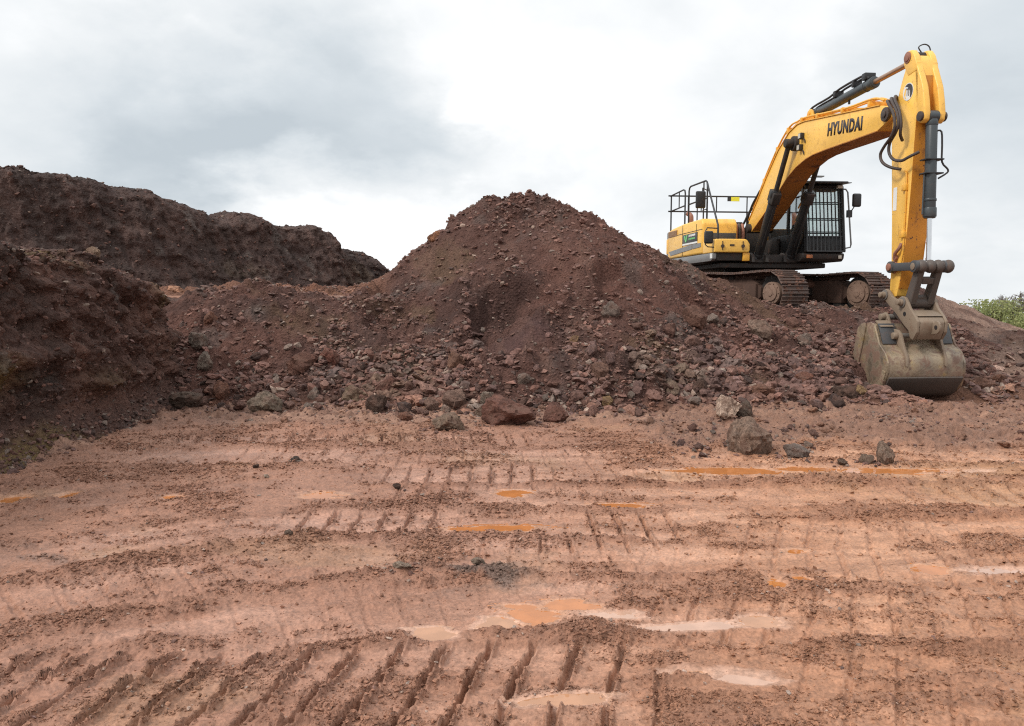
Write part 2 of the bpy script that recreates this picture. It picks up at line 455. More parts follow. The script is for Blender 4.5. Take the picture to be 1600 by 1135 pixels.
ang = np.tan(np.concatenate([np.linspace(-R(78), -R(46), 130)[:-1], np.linspace(-R(46), R(46), 1050), np.linspace(R(46), R(78), 130)[1:]]))
rad = np.concatenate([np.exp(np.linspace(math.log(2.0), math.log(11.2), 560))])
GA, GR = np.meshgrid(ang, rad)
GX, GY = GA * GR, GR.copy()
GX = GX + .002 * vnoise2(GX * 90, GY * 90, 3)
base = .035 * fbm2(GX * .5, GY * .5, 3, .5, 100) + .014 * fbm2(GX * 2.3, GY * 2.3, 3, .5, 101)
base *= smooth(1.5, 3.5, GY)
crumb = .36 + .5 * fbm2(GX * .9 + .2 * GY, GY * 1.8, 5, .62, 102)          # loose crumb cover
smear = np.zeros_like(GX); z = base.copy(); groove = np.zeros_like(GX)
for L in LANES:
    d, s = L.coords(GX, GY)
    d = d + .03 * fbm2(GX * 1.6, GY * 1.6, 3, .5, 200 + L.seed)
    inside = (1 - smooth(L.hw * .86, L.hw * 1.04, np.abs(d)))
    ends = smooth(L.x0, L.x0 + L.soft, GX) * (1 - smooth(L.x1 - L.soft, L.x1, GX))
    patchy = smooth(*((-1.6, -.7) if L.bars > 1.05 else (-.9, -.25) if L.bars >= .9 else (-.6, .05)), fbm2(GX * .9, GY * .9, 3, .5, 230 + L.seed))
    w = inside * ends
    z = z * (1 - .75 * w) + (base - L.depth) * .75 * w
    ph = (s + L.skew * d + .02 * fbm2(GX * 2, GY * 2, 2, .5, 260 + L.seed) + .006 * fbm2(GX * 16, GY * 16, 3, .6, 261 + L.seed)) / (.190 if L.seed in (6, 7, 8, 15) else .205) + L.phase
    k = np.abs(ph - np.floor(ph) - .5) * 2                                              # 1 at pitch ends
    cut = smooth(.82, .95, k) * w * L.bars * patchy
    cut = cut * (.75 + .25 * smooth(-.4, .3, fbm2(GX * 5, GY * 5, 2, .5, 290 + L.seed)))
    lip = (smooth(.60, .74, k) - smooth(.78, .86, k)) * (.4 + .9 * smooth(-.2, .3, fbm2(GX * 12, GY * 12, 2, .6, 262 + L.seed))) * w * L.bars * patchy
    z = z - .040 * cut + .018 * lip
    groove = np.maximum(groove * (1 - .6 * w), cut)
    berm = np.exp(-((np.abs(d) - L.hw * (1.10 + .12 * fbm2(s * 2.3, d * 0 + L.seed, 3, .6, 340 + L.seed))) / (.062)) ** 2) * ends * smooth(-.30, .40, fbm2(s * 1.9, d * 2, 4, .6, 320 + L.seed))
    z = z + L.berm * .42 * berm
    crumb = np.clip(crumb * (1 - .45 * w * (1 - .5 * cut)) + .75 * berm + .45 * lip, 0, 1)
    smear = np.clip(smear * (1 - .4 * w) + w * .8, 0, 1)
fd, fs = LANES[1].coords(GX, GY)
streak = fbm2(fs * .9, fd * 7.5, 4, .55, 103)
ridg = (1 - np.abs(fbm2(fs * .55, fd * 5.0, 4, .55, 105))) ** 4 * smooth(-.3, .25, fbm2(fs * 1.2, fd * 1.6, 3, .5, 106))
rid2 = (1 - np.abs(fbm2(fs * .7 + 9, fd * 10.0, 4, .6, 108))) ** 5 * smooth(-.2, .3, fbm2(fs * 1.5, fd * 2.2, 3, .5, 109))
z = z + .030 * ridg + .018 * rid2 - .010
# crumbs of earth
cm = smooth(.10, 1.0, crumb + .35 * ridg + .35 * rid2 + .55 * fbm2(GX * 4.5, GY * 6, 5, .68, 107))
z = z + cm * (.70 * .075 * clods(GX, GY, .085, 110, .45) + .75 * .038 * clods(GX, GY, .045, 111, .7) + .65 * .02 * clods(GX, GY, .024, 112, .8))
z = z + (1 - cm) * (.55 * .03 * clods(GX, GY, .035, 113, .30) + .5 * .014 * clods(GX, GY, .016, 115, .5) + .012 * fbm2(GX * 5, GY * 7, 4, .6, 116)) + .004 * fbm2(GX * 14, GY * 14, 3, .6, 114) + .006 * streak * (1 - cm)
# raised dark soil swept to the foot of the heap and the cut bank
toe = smooth(8.9, 10.3, GY + .5 * fbm2(GX * .8, GY * .8, 3, .5, 120) - .0 * GX) 
toe = np.maximum(toe, smooth(-4.35, -4.9, GX + .4 * fbm2(GX * .9, GY * .9, 3, .5, 121)))
toe = np.maximum(toe, smooth(7.5, 8.5, GY + .4 * fbm2(GX * .9, GY * .9, 3, .5, 122)) * smooth(1.0, 2.0, GX) * .85)
z = z + toe * (.03 + .17 * clods(GX + .1 * GY, GY, .26, 126, .30) + .12 * clods(GX, GY, .14, 123, .5) + .08 * clods(GX, GY, .075, 124, .8) + .05 * fbm2(GX * 3, GY * 3, 4, .6, 125))
wet = np.clip(.40 + .40 * smear - .4 * cm + .25 * fbm2(GX * .8, GY * 1.4, 3, .5, 104), 0, 1)
orange = np.zeros_like(GX); pale = np.zeros_like(GX)
PUD = []; E_ALL = []
for k, (px, a, b_, tl, kind) in enumerate(PUDDLES):
    x0, y0 = flat_xy(*px); a *= .80; b_ *= .80
    ca, sa = math.cos(tl), math.sin(tl)
    dx, dy = GX - x0, GY - y0
    e = np.hypot((ca * dx + sa * dy) / a, (-sa * dx + ca * dy) / b_)
    e = e + .50 * fbm2(GX * 4.2 / (a * 5 + .3), GY * 12, 4, .6, 400 + k) + .25 * fbm2(GX * 22, GY * 34, 3, .6, 430 + k) + .45 * fbm2(GX * 1.6 / a ** .5, GY * 26, 3, .55, 470 + k)
    near = e < 2.3
    zw = float(np.median(base[e < 1.0])) - .018 if (e < 1.0).any() else -.02
    for q in PUD:
        if math.hypot(q[0] - x0, (q[1] - y0) * 1.5) < .75: zw = q[6]
    E_ALL.append(e)
    basin = zw + .030 * (e - 1.0)
    t = 1 - smooth(1.0, 1.9, e)
    z = np.where(near, z * (1 - t) + (basin + .25 * np.clip(z - base, 0, .03) * (e > .9)) * t, z)
    orange = np.maximum(orange, (1 - smooth(.95, 1.45, e)) * (.55 if kind != 'p' else .2))
    pale = np.maximum(pale, (1 - smooth(.95, 1.8, e)) * (.45 if kind != 'o' else .15))
    wet = np.maximum(wet, (1 - smooth(1.0, 2.0, e)) * .9)
    cm = cm * smooth(.9, 1.5, e)
    PUD.append((x0, y0, a, b_, tl, kind, zw))
z = z * smooth(1.9, 2.15, GY) - .04 * (1 - smooth(1.9, 2.15, GY))
edge_drop = np.maximum(smooth(10.6, 11.2, GY), 2.6 * smooth(3.6, 4.6, np.abs(GA)))
z = z - .05 * edge_drop
c = np.broadcast_to(C_MUD, GX.shape + (3,)).copy()
q1, q2 = fbm2(GX * .35, GY * .7, 4, .5, 130), fbm2(GX * 1.2, GY * 2.2, 4, .55, 131)
c = mixc(c, C_BROWN, .65 * smooth(-.1, .4, q1 * .5 + .5 * q2))
c = mixc(c, C_PALE, .85 * smooth(.05, .6, smear * .45 + .55 * q2 + .40 * streak - .16))
c = mixc(c, C_OCHRE, .22 * smooth(.2, .5, fbm2(GX * .8, GY * 1.3, 4, .5, 132)))
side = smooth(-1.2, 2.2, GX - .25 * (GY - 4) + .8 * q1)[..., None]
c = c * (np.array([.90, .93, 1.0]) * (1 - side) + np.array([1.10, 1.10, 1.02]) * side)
c = mixc(c, C_CRUMB * 1.25, .55 * cm)
c = mixc(c, C_CRUMB, .25 * groove)
gp = np.exp(-(((GX + .22) / .50) ** 2 + ((GY - 4.35) / .30) ** 2)) + .6 * np.exp(-(((GX + 3.0) / .7) ** 2 + ((GY - 4.7) / .35) ** 2))
gpn = gp * (.75 + .9 * fbm2(GX * 3.2, GY * 5, 5, .65, 133))
c = mixc(c, np.array([.135, .098, .082]), .75 * smooth(.30, .75, gpn))
cm = np.maximum(cm, smooth(.35, .75, gpn))
c = mixc(c, C_ORANGE, orange); c = mixc(c, np.array([.62, .42, .33]), pale)
c = mixc(c, np.array([.195, .106, .074]), .88 * smooth(.15, .8, toe + .30 * q2))
c = mixc(c, np.array([.32, .180, .122]), .6 * smooth(.1, .5, toe) * smooth(.1, .45, streak + .4 * q2))
wet = wet * (1 - .9 * toe)
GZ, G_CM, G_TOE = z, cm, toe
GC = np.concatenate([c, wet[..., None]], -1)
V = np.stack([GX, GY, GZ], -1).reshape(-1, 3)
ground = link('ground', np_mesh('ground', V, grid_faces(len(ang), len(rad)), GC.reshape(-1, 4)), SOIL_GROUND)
tag(ground, 'wet reddish mud floor printed by crawler tracks', kind='structure')
def ground_z(x, y):
    x = np.asarray(x, float); y = np.asarray(y, float)
    j = np.clip(np.interp(np.log(y), np.log(rad), np.arange(len(rad))), 0, len(rad) - 1.001)
    i = np.clip(np.interp(x / y, ang, np.arange(len(ang))), 0, len(ang) - 1.001)
    i0, j0 = i.astype(int), j.astype(int); fi, fj = i - i0, j - j0
    return (GZ[j0, i0] * (1 - fi) + GZ[j0, i0 + 1] * fi) * (1 - fj) + (GZ[j0 + 1, i0] * (1 - fi) + GZ[j0 + 1, i0 + 1] * fi) * fj
def terrain_z(x, y):
    x = np.asarray(x, float); y = np.asarray(y, float)
    gz = np.where(y < 11.1, ground_z(x, np.clip(y, 2, 11.1)), -.06)
    hz = np.where(y > 9.35, heap_z(x, np.clip(y, 9.35, 24.9)), -1.0)
    return np.maximum(gz, hz)
def hit(u, v):
    """where the sight line through a photo pixel meets the terrain"""
    r = pix_ray(u, v); r = r / r[1]
    ys = np.arange(2.1, 24.5, .01)
    xs, zs = r[0] * ys, CAM_H + r[2] * ys
    tz = terrain_z(xs, ys)
    k = np.argmax(zs < tz) if (zs < tz).any() else len(ys) - 1
    return float(xs[k]), float(ys[k]), float(tz[k])

# the quarry floor beyond the printed mud: one coarse sheet, and fields out to the horizon
fx = np.linspace(-60, 60, 241); fy = np.linspace(-40, 60, 201)
FX, FY = np.meshgrid(fx, fy)
FZ = -.14 + .05 * fbm2(FX * .3, FY * .3, 3, .5, 140) - .02
FZ = FZ - 2.4 * smooth(24, 52, FY) * smooth(2, 12, FX)
c = np.broadcast_to(C_MUD * .92, FX.shape + (3,)).copy()
c = mixc(c, C_BROWN * .8, smooth(-.2, .4, fbm2(FX * .2, FY * .2, 4, .5, 141)))
FC = np.concatenate([c, np.full(FX.shape + (1,), .1)], -1)
qf = link('quarry_floor', np_mesh('quarry_floor', np.stack([FX, FY, FZ], -1).reshape(-1, 3), grid_faces(241, 201), FC.reshape(-1, 4)), SOIL_GROUND)
tag(qf, 'bare red earth floor of the pit', kind='structure')
m_field, gg, b = new_mat('rough_pasture')
pos = gg.n('ShaderNodeNewGeometry').outputs['Position']
gg.put(b.inputs['Base Color'], gg.mix(gg.remap(gg.noise(pos, .08, 5, .6), .35, .65), (.06, .085, .022), (.10, .11, .035)))
b.inputs['Roughness'].default_value = .95
n = 48
a_ = np.linspace(0, 2 * math.pi, n, endpoint=False)
FVv = np.concatenate([[[0, 0, -2.9]], np.stack([1500 * np.cos(a_), 1500 * np.sin(a_), np.full(n, -75.0)], -1)])
FF = np.array([[0, 1 + i, 1 + (i + 1) % n] for i in range(n)])
tag(link('field', np_mesh('field', FVv, FF), m_field), 'green pasture running to the horizon', kind='structure')

# ------------------------------------------------------------------ puddles
WATER = {}
for kind, cc, rg in (('o', (.42, .155, .050), .04), ('m', (.40, .205, .115), .05), ('p', (.46, .28, .20), .06)):  # the pale tone holds bright sky reflection in the water's colour
    m, gg, b = new_mat('muddy_water_' + {'o': 'orange', 'm': 'tan', 'p': 'pale'}[kind])
    pos = gg.n('ShaderNodeNewGeometry').outputs['Position']
    gg.put(b.inputs['Base Color'], gg.mix(gg.remap(gg.noise(pos, 9, 4, .6), .4, .65), cc, tuple(min(1, q * 1.18) for q in cc)))
    b.inputs['Roughness'].default_value = rg
    b.inputs['IOR'].default_value = 1.45
    bump(gg, b, gg.noise(pos, 16, 2, .5), .06, .01)
    WATER[kind] = m
E_IDX = np.argmin(np.stack(E_ALL), 0); E_MIN = np.min(np.stack(E_ALL), 0)
for k, (x0, y0, a, b_, tl, kind, zw) in enumerate(PUD):
    best_k = E_IDX == k
    cell = best_k[:-1, :-1] & (E_MIN[:-1, :-1] < 1.45)
    jj, ii = np.nonzero(cell)
    if len(jj) == 0: continue
    nu_ = len(ang); idx = np.stack([jj * nu_ + ii, jj * nu_ + ii + 1, (jj + 1) * nu_ + ii + 1, (jj + 1) * nu_ + ii], -1)
    un, inv = np.unique(idx, return_inverse=True)
    VV = np.stack([GX.ravel()[un], GY.ravel()[un], np.full(len(un), zw)], -1); FFp = inv.reshape(-1, 4)
    p = link('puddle', np_mesh('puddle', VV, FFp), WATER[kind])
    tag(p, {'o': 'orange muddy water lying in a track print', 'm': 'tan muddy water in a shallow hollow', 'p': 'pale film of water on smooth mud'}[kind], kind='structure')

# ------------------------------------------------------------------ cut banks: parametric walls with strata, tooth marks and scree
def wall(name, line, tops, profile, ds, nt, seed, label, tint, teeth=0.0, back=5.0):
    """line: [(x, y)] of the wall's foot from near to far (pit side on its right); tops: height at each; profile in (offset, height fraction)"""
    P = np.array(line, float); T = np.array(tops, float)
    seg = np.hypot(*np.diff(P, axis=0).T); S = np.concatenate([[0], np.cumsum(seg)])
    s = np.arange(0, S[-1], ds)
    px, py, zt = np.interp(s, S, P[:, 0]), np.interp(s, S, P[:, 1]), np.interp(s, S, T)
    ker = np.ones(25) / 25
    for arr in (px, py):
        arr[12:-12] = np.convolve(arr, ker, 'valid')
    tx, ty = np.gradient(px), np.gradient(py); ln = np.hypot(tx, ty); tx, ty = tx / ln, ty / ln
    nx, ny = ty, -tx                                                        # towards the pit
    pr = np.array(profile, float)
    ch = np.concatenate([[0], np.cumsum(np.hypot(*(np.diff(pr, axis=0) * [1, T.mean()]).T))])
    t = np.linspace(0, ch[-1], nt)
    off, fz = np.interp(t, ch, pr[:, 0]), np.interp(t, ch, pr[:, 1])
    off = np.convolve(np.pad(off, 4, 'edge'), np.ones(9) / 9, 'valid'); fz = np.convolve(np.pad(fz, 4, 'edge'), np.ones(9) / 9, 'valid')
    Sg, Tg = np.meshgrid(s, t)
    zt = zt + .13 * fbm2(s * .8, s * 0, 4, .6, seed) + .10 * np.floor(2.2 * fbm2(s * .9, s * 0 + 7, 2, .5, seed + 22)) * .5 + .07 * fbm2(s * 4, s * 0 + 3, 3, .6, seed + 1)
    O = off[:, None] + 0 * Sg; Z = np.where(fz[:, None] > 0, fz[:, None] * zt[None, :], fz[:, None] + 0 * Sg)
    face = smooth(.10, .3, fz)[:, None] * (1 - smooth(.96, 1.0, fz)[:, None] * smooth(0, .4, -(off - off[np.argmax(fz)]))[:, None])
    X = px[None] + nx[None] * O; Y = py[None] + ny[None] * O
    dn = .26 * fbm3(Sg * .7, Tg * .9, Sg * 0, 4, .5, seed + 2) + .22 * fbm3(X * 2.2, Y * 2.2, Z * 3.0, 5, .6, seed + 3)
    dn += .26 * (.35 - np.abs(fbm3(X * 1.5, Y * 1.5, Z * 2.6, 5, .6, seed + 4)))
    dn += .11 * np.clip(fbm3(X * 6, Y * 6, Z * 8, 4, .7, seed + 5), -.35, 1) + .09 * (.35 - np.abs(fbm3(X * 5, Y * 5, Z * 6, 4, .65, seed + 18))) + .035 * fbm3(X * 19, Y * 19, Z * 22, 2, .7, seed + 19) + .20 * clods(Sg + .1 * Tg, Tg, .34, seed + 6, .38) + .13 * clods(Sg, Tg + .2 * Sg, .17, seed + 16, .5) + .06 * clods(Sg, Tg, .08, seed + 17, .6)
    lz = (Z + .16 * fbm3(X * .9, Y * .9, Z * .5, 3, .5, seed + 20)) / (.46 if teeth else .38)
    lf = lz - np.floor(lz)
    dn += ((.035 if teeth else .045) * (smooth(0, .8, lf) - smooth(.86, 1.0, lf)) - .04) * smooth(-.35, .2, fbm3(X * .6, Y * .6, Z * 1.2, 3, .5, seed + 21)) * face
    if teeth:
        ph = Sg + .30 * Tg + .25 * fbm2(Sg * .5, Tg * .3, 2, .5, seed + 7)
        tm = smooth(.0, .45, fbm2(Sg * .35, Tg * .25, 3, .5, seed + 8))
        dn = dn * .72 + .09 * fbm2(Sg * 2.6 + .5 * Tg, Tg * .30, 4, .6, seed + 23) * face
        dn += teeth * tm * np.abs(((ph / .34) % 1) - .5) * face
    lumps = .09 * clods(Sg, Tg, .17, seed + 9, .55) + .05 * clods(Sg, Tg, .09, seed + 10, .7)
    dn = dn * (.35 + .65 * face) + lumps * (1 - .6 * face)
    X = X + nx[None] * dn * (.3 + .7 * face); Y = Y + ny[None] * dn * (.3 + .7 * face)
    Z = Z + dn * (1 - face) * .8 + .02 * fbm2(Sg * 9, Tg * 9, 3, .6, seed + 11)
    c = np.broadcast_to(tint[0], Z.shape + (3,)).copy()
    strat = fbm3(X * .45, Y * .45, Z * 2.2, 4, .55, seed + 12)
    c = mixc(c, tint[1], .85 * smooth(.0, .35, strat)); c = mixc(c, tint[2], .8 * smooth(.08, .42, fbm3(X * .8, Y * .8, Z * 1.3, 4, .55, seed + 13)))
    c = mixc(c, tint[3], .7 * smooth(.28, .50, fbm3(X * .7 + 5, Y * .7, Z * .9, 3, .55, seed + 14)))
    scr = fbm2(Sg * 3.2 + .6 * Tg, Tg * .28, 4, .6, seed + 24)
    c = mixc(c, tint[1] * 1.15, .6 * smooth(.05, .35, scr) * face); c = mixc(c, tint[2], .55 * smooth(.08, .4, -scr) * face)
    if not teeth:
        oc = np.exp(-((Y - 6.9) / .55) ** 2 - ((Z - .75) / .38) ** 2) + .6 * np.exp(-((Y - 9.0) / .9) ** 2 - ((Z - .75) / .35) ** 2)
        c = mixc(c, np.array([.190, .125, .042]), .85 * smooth(.2, .9, oc * (.8 + .8 * strat)))
    c = mixc(c, H_GREY * 1.15, .55 * smooth(.3, .5, fbm3(X * 2.4, Y * 2.4, Z * 3, 3, .6, seed + 15)))
    C = np.concatenate([c, np.full(Z.shape + (1,), .15)], -1)
    me = np_mesh(name, np.stack([X, Y, Z], -1).reshape(-1, 3), grid_faces(len(s), nt), C.reshape(-1, 4))
    o = link(name, me, SOIL_BANK)
    tag(o, label, kind='structure')
    return X, Y, Z
NB = wall('cut_bank', [(-4.95, 3.6), (-4.95, 6.5), (-4.94, 8.2), (-4.90, 9.8), (-4.94, 10.9), (-5.4, 11.8), (-6.8, 12.4)],
          [2.05, 2.12, 2.16, 2.02, 1.76, 1.66, 1.62],
          [(.46, -.12), (.27, .05), (.10, .13), (.0, .24), (-.08, .62), (-.15, .91), (-.30, .985), (-.7, 1.0), (-1.6, 1.0), (-3.5, .98)], .0195, 150, 500,
          'steep dark cut bank of layered clay at the edge of the mud',
          [np.array([.105, .057, .045]), np.array([.145, .076, .057]), np.array([.070, .044, .036]), np.array([.185, .125, .052])])
FB = wall('far_bank', [(-18.5, 15.0), (-15.0, 16.2), (-11.3, 17.6), (-9.0, 19.4), (-7.55, 20.75), (-6.9, 21.35), (-6.33, 21.85), (-5.66, 22.45), (-5.13, 22.85), (-5.04, 22.95), (-4.42, 23.35), (-3.9, 23.75), (-3.6, 24.1), (-2.8, 24.7), (0, 28)],
          [4.6, 4.6, 4.62, 4.42, 3.86, 3.89, 3.66, 3.72, 3.50, 3.16, 3.05, 2.74, 2.35, 1.95, 1.6],
          [(1.5, .25), (1.1, .36), (.75, .42), (.35, .55), (.05, .75), (-.15, .92), (-.4, .985), (-.9, 1.0), (-2.5, 1.0), (-6.0, .97)], .030, 170, 540,
          'far dark bank of scraped earth with digger tooth marks',
          [np.array([.078, .049, .042]), np.array([.105, .064, .053]), np.array([.052, .036, .031]), np.array([.125, .090, .068])], .24)
# flat bench between the two banks
bx = np.linspace(-24, -2.0, 120); by = np.linspace(12.9, 29, 90)
BX, BY = np.meshgrid(bx, by)
BZ = 1.58 + .014 * (BY - 13.5) + .03 * fbm2(BX, BY, 4, .5, 150) - .8 * (1 - smooth(12.9, 13.8, BY)) - 1.2 * smooth(-3.2, -2.0, BX)
c = mixc(np.broadcast_to(C_MUD, BX.shape + (3,)).copy(), C_BROWN * .7, smooth(-.2, .3, fbm2(BX * .6, BY * .6, 4, .5, 151)))
tag(link('bench_terrace', np_mesh('bench_terrace', np.stack([BX, BY, BZ], -1).reshape(-1, 3), grid_faces(120, 90),
     np.concatenate([c, np.full(BX.shape + (1,), .2)], -1).reshape(-1, 4)), SOIL_GROUND), 'narrow pinkish earth bench below the far bank', kind='structure')
# ================================================================== excavator
def paint_mat(name, base, dirt=(.16, .085, .055), amount=.35, rough=.38, metal=0.0, streak=.5, scale=3.0, rust=(.20, .075, .03), rust_amt=.25, spec=.5, chip=.0):
    """machine paint with dust, mud splashes, rust runs and uneven gloss; object space so that it stays with the machine"""
    m, gg, b = new_mat(name)
    tcn = gg.n('ShaderNodeTexCoord').outputs['Object']
    big = gg.noise(tcn, scale * .55, 5, .6); mid = gg.noise(tcn, scale * 2.6, 6, .65, .3); fine = gg.noise(tcn, scale * 14, 4, .65)
    mp = gg.n('ShaderNodeMapping'); gg.put(mp.inputs['Vector'], tcn); mp.inputs['Scale'].default_value = (7, 7, .7)
    run = gg.noise(mp.outputs[0], scale * .8, 4, .6)
    c0 = gg.mix(gg.remap(big, .3, .7, 0, 1), tuple(q * .90 for q in base), tuple(min(1, q * 1.06) for q in base))
    rmask = gg.math('MULTIPLY', gg.remap(gg.math('ADD', gg.math('MULTIPLY', run, streak), gg.math('MULTIPLY', mid, 1 - streak)), .58, .72), rust_amt)
    c1 = gg.mix(rmask, c0, rust)
    dm = gg.math('ADD', gg.remap(mid, .50, .74), gg.math('MULTIPLY', gg.remap(fine, .55, .72), .45))
    dmask = gg.math('MULTIPLY', gg.math('MULTIPLY', dm, gg.remap(big, .35, .65, .25, 1.0)), amount, clamp=True)
    c2 = gg.mix(dmask, c1, dirt)
    splash = gg.math('MULTIPLY', gg.remap(gg.noise(tcn, scale * 9, 3, .5, .8), .66, .70), min(1.0, amount * 1.6))
    c2 = gg.mix(splash, c2, tuple(q * .7 for q in dirt))
    if chip:
        c2 = gg.mix(gg.math('MULTIPLY', gg.remap(fine, .64, .68), chip), c2, (.05, .035, .03))
    gg.put(b.inputs['Base Color'], c2)
    gg.put(b.inputs['Roughness'], gg.math('ADD', gg.math('MULTIPLY', dmask, .5), gg.remap(fine, .3, .7, rough - .06, rough + .10), clamp=True))
    b.inputs['Metallic'].default_value = metal
    b.inputs['Specular IOR Level'].default_value = spec
    bump(gg, b, gg.math('ADD', gg.math('MULTIPLY', fine, .3), dmask), .25, .006)
    return m
YEL = paint_mat('yellow_paint', (.92, .53, .10), amount=.38, rust_amt=.42, dirt=(.30, .17, .09), chip=.5, rough=.36)
YEL_DIRTY = paint_mat('yellow_paint_muddy', (.84, .42, .05), amount=.55, rust_amt=.55, rough=.42)
GREY = paint_mat('grey_paint', (.20, .20, .20), amount=.3, rough=.4)
DGREY = paint_mat('dark_grey_paint', (.055, .057, .06), amount=.35, rough=.45)
BLACK = paint_mat('black_steel', (.018, .018, .019), amount=.28, dirt=(.09, .05, .035), rough=.45)
MUDDY = paint_mat('muddy_black_steel', (.030, .024, .021), amount=.85, dirt=(.11, .058, .040), rough=.7)
CYL = paint_mat('cylinder_grey', (.045, .055, .060), amount=.22, rough=.36)
CHROME = paint_mat('chrome_rod', (.75, .75, .76), amount=.05, rough=.12, metal=1.0, rust_amt=.0)
ROD_COPPER = paint_mat('dirty_rod', (.40, .25, .17), amount=.45, dirt=(.10, .06, .045), rough=.32, metal=.6)
STEEL_TAN = paint_mat('dusty_tan_steel', (.235, .175, .125), amount=.55, dirt=(.19, .115, .075), rough=.6, rust_amt=.35, spec=.4)
STEEL_GREY = paint_mat('worn_grey_steel', (.15, .135, .12), amount=.50, dirt=(.15, .09, .062), rough=.55, rust_amt=.30, spec=.5)
def bucket_mat():
    m, gg, b = new_mat('scraped_bucket_steel')
    tcn = gg.n('ShaderNodeTexCoord').outputs['Object']
    big = gg.noise(tcn, 1.7, 5, .6); mid = gg.noise(tcn, 5.5, 6, .65, .4); fine = gg.noise(tcn, 30, 4, .65)
    c = gg.mix(gg.remap(big, .35, .62), (.20, .158, .122), (.36, .275, .185))
    c = gg.mix(gg.math('MULTIPLY', gg.remap(gg.noise(tcn, 3.1, 7, .72), .54, .70), .55), c, (.46, .31, .11))   # yellow paint left over
    c = gg.mix(gg.math('MULTIPLY', gg.remap(mid, .46, .60), .85), c, (.165, .090, .062))                             # caked mud
    c = gg.mix(gg.math('MULTIPLY', gg.remap(fine, .62, .70), .5), c, (.06, .04, .035))
    gg.put(b.inputs['Base Color'], c)
    gg.put(b.inputs['Roughness'], gg.remap(mid, .4, .7, .42, .8))
    gg.put(b.inputs['Metallic'], gg.remap(mid, .42, .58, .55, .0))
    b.inputs['Specular IOR Level'].default_value = .5
    bump(gg, b, gg.math('ADD', mid, gg.math('MULTIPLY', fine, .4)), .45, .02)
    return m
BUCKET = bucket_mat()
SHOE = paint_mat('muddy_track_shoe', (.105, .066, .052), amount=1.0, dirt=(.190, .104, .074), rough=.62, rust_amt=.2)
PACKED = paint_mat('packed_earth', (.17, .092, .068), amount=.9, dirt=(.10, .056, .043), rough=.95, rust_amt=0, scale=6, spec=.1)
HEEL = paint_mat('muddy_shaded_heel_steel', (.075, .058, .048), amount=.9, dirt=(.10, .058, .042), rough=.7)  # muddy steel, darkened to carry the shadow low on the bucket
LINKM = paint_mat('muddy_link_steel', (.085, .068, .058), amount=.7, dirt=(.14, .082, .06), rough=.6)
TRACKF = paint_mat('muddy_track_frame', (.090, .056, .044), amount=1.0, dirt=(.165, .092, .066), rough=.85, rust_amt=.1, spec=.1)
CAKED = paint_mat('caked_mud_hub', (.250, .165, .125), amount=1.0, dirt=(.115, .068, .052), rough=.9, rust_amt=.1, scale=3.2, spec=.1)
UNDER = paint_mat('muddy_shaded_underside_paint', (.40, .16, .03), amount=1.0, dirt=(.115, .055, .032), rough=.7, rust=(.16, .06, .025), rust_amt=.7, scale=1.6)  # mud coat plus the boom's unlit underside, both put into the colour
FRONT = paint_mat('rusty_shaded_yellow_paint', (.60, .235, .022), amount=.65, rust_amt=.75, rough=.45, dirt=(.20, .085, .04), scale=2.2)  # rust stains, with the arm front's shade painted into the base colour
RUBBER = paint_mat('black_rubber', (.022, .020, .020), amount=.3, dirt=(.11, .075, .055), rough=.55)
BROWNHOSE = paint_mat('dusty_hose', (.050, .036, .031), amount=.55, dirt=(.15, .085, .06), rough=.55)
RUSTPIPE = paint_mat('rusty_pipe', (.30, .13, .085), amount=.5, rough=.6)
DECALW = paint_mat('white_decal', (.78, .77, .74), amount=.12, rust_amt=.08)
DECALB = paint_mat('dark_decal', (.028, .020, .022), amount=.18, rust_amt=.1, dirt=(.25, .13, .05))
DECALG = paint_mat('green_decal', (.16, .55, .16), amount=.1, rust_amt=0)
STICKY = paint_mat('yellow_warning_sticker', (.80, .75, .05), amount=.05, rust_amt=0)
BROWNGRILLE = paint_mat('brown_grille', (.34, .17, .055), amount=.5)
DECALG2 = paint_mat('grey_print', (.30, .29, .29), amount=.1, rust_amt=0)
REDISH = paint_mat('orange_reflector', (.50, .16, .05), amount=.5)
LENS = paint_mat('lamp_lens', (.55, .50, .42), amount=.25, rough=.15)
m_glass, gg, b = new_mat('cab_glass')
m_glass.node_tree.nodes.remove(b)
tr = gg.n('ShaderNodeBsdfTransparent'); tr.inputs[0].default_value = (.74, .88, .84, 1)
gl = gg.n('ShaderNodeBsdfGlossy'); gl.inputs['Roughness'].default_value = .03; gl.inputs[0].default_value = (.9, .95, .95, 1)
fr = gg.n('ShaderNodeFresnel'); fr.inputs[0].default_value = 1.5
mx = gg.n('ShaderNodeMixShader'); gg.put(mx.inputs[0], gg.math('ADD', fr.outputs[0], .40)); gg.put(mx.inputs[1], tr.outputs[0]); gg.put(mx.inputs[2], gl.outputs[0])
gg.put([x for x in m_glass.node_tree.nodes if x.type == 'OUTPUT_MATERIAL'][0].inputs[0], mx.outputs[0])

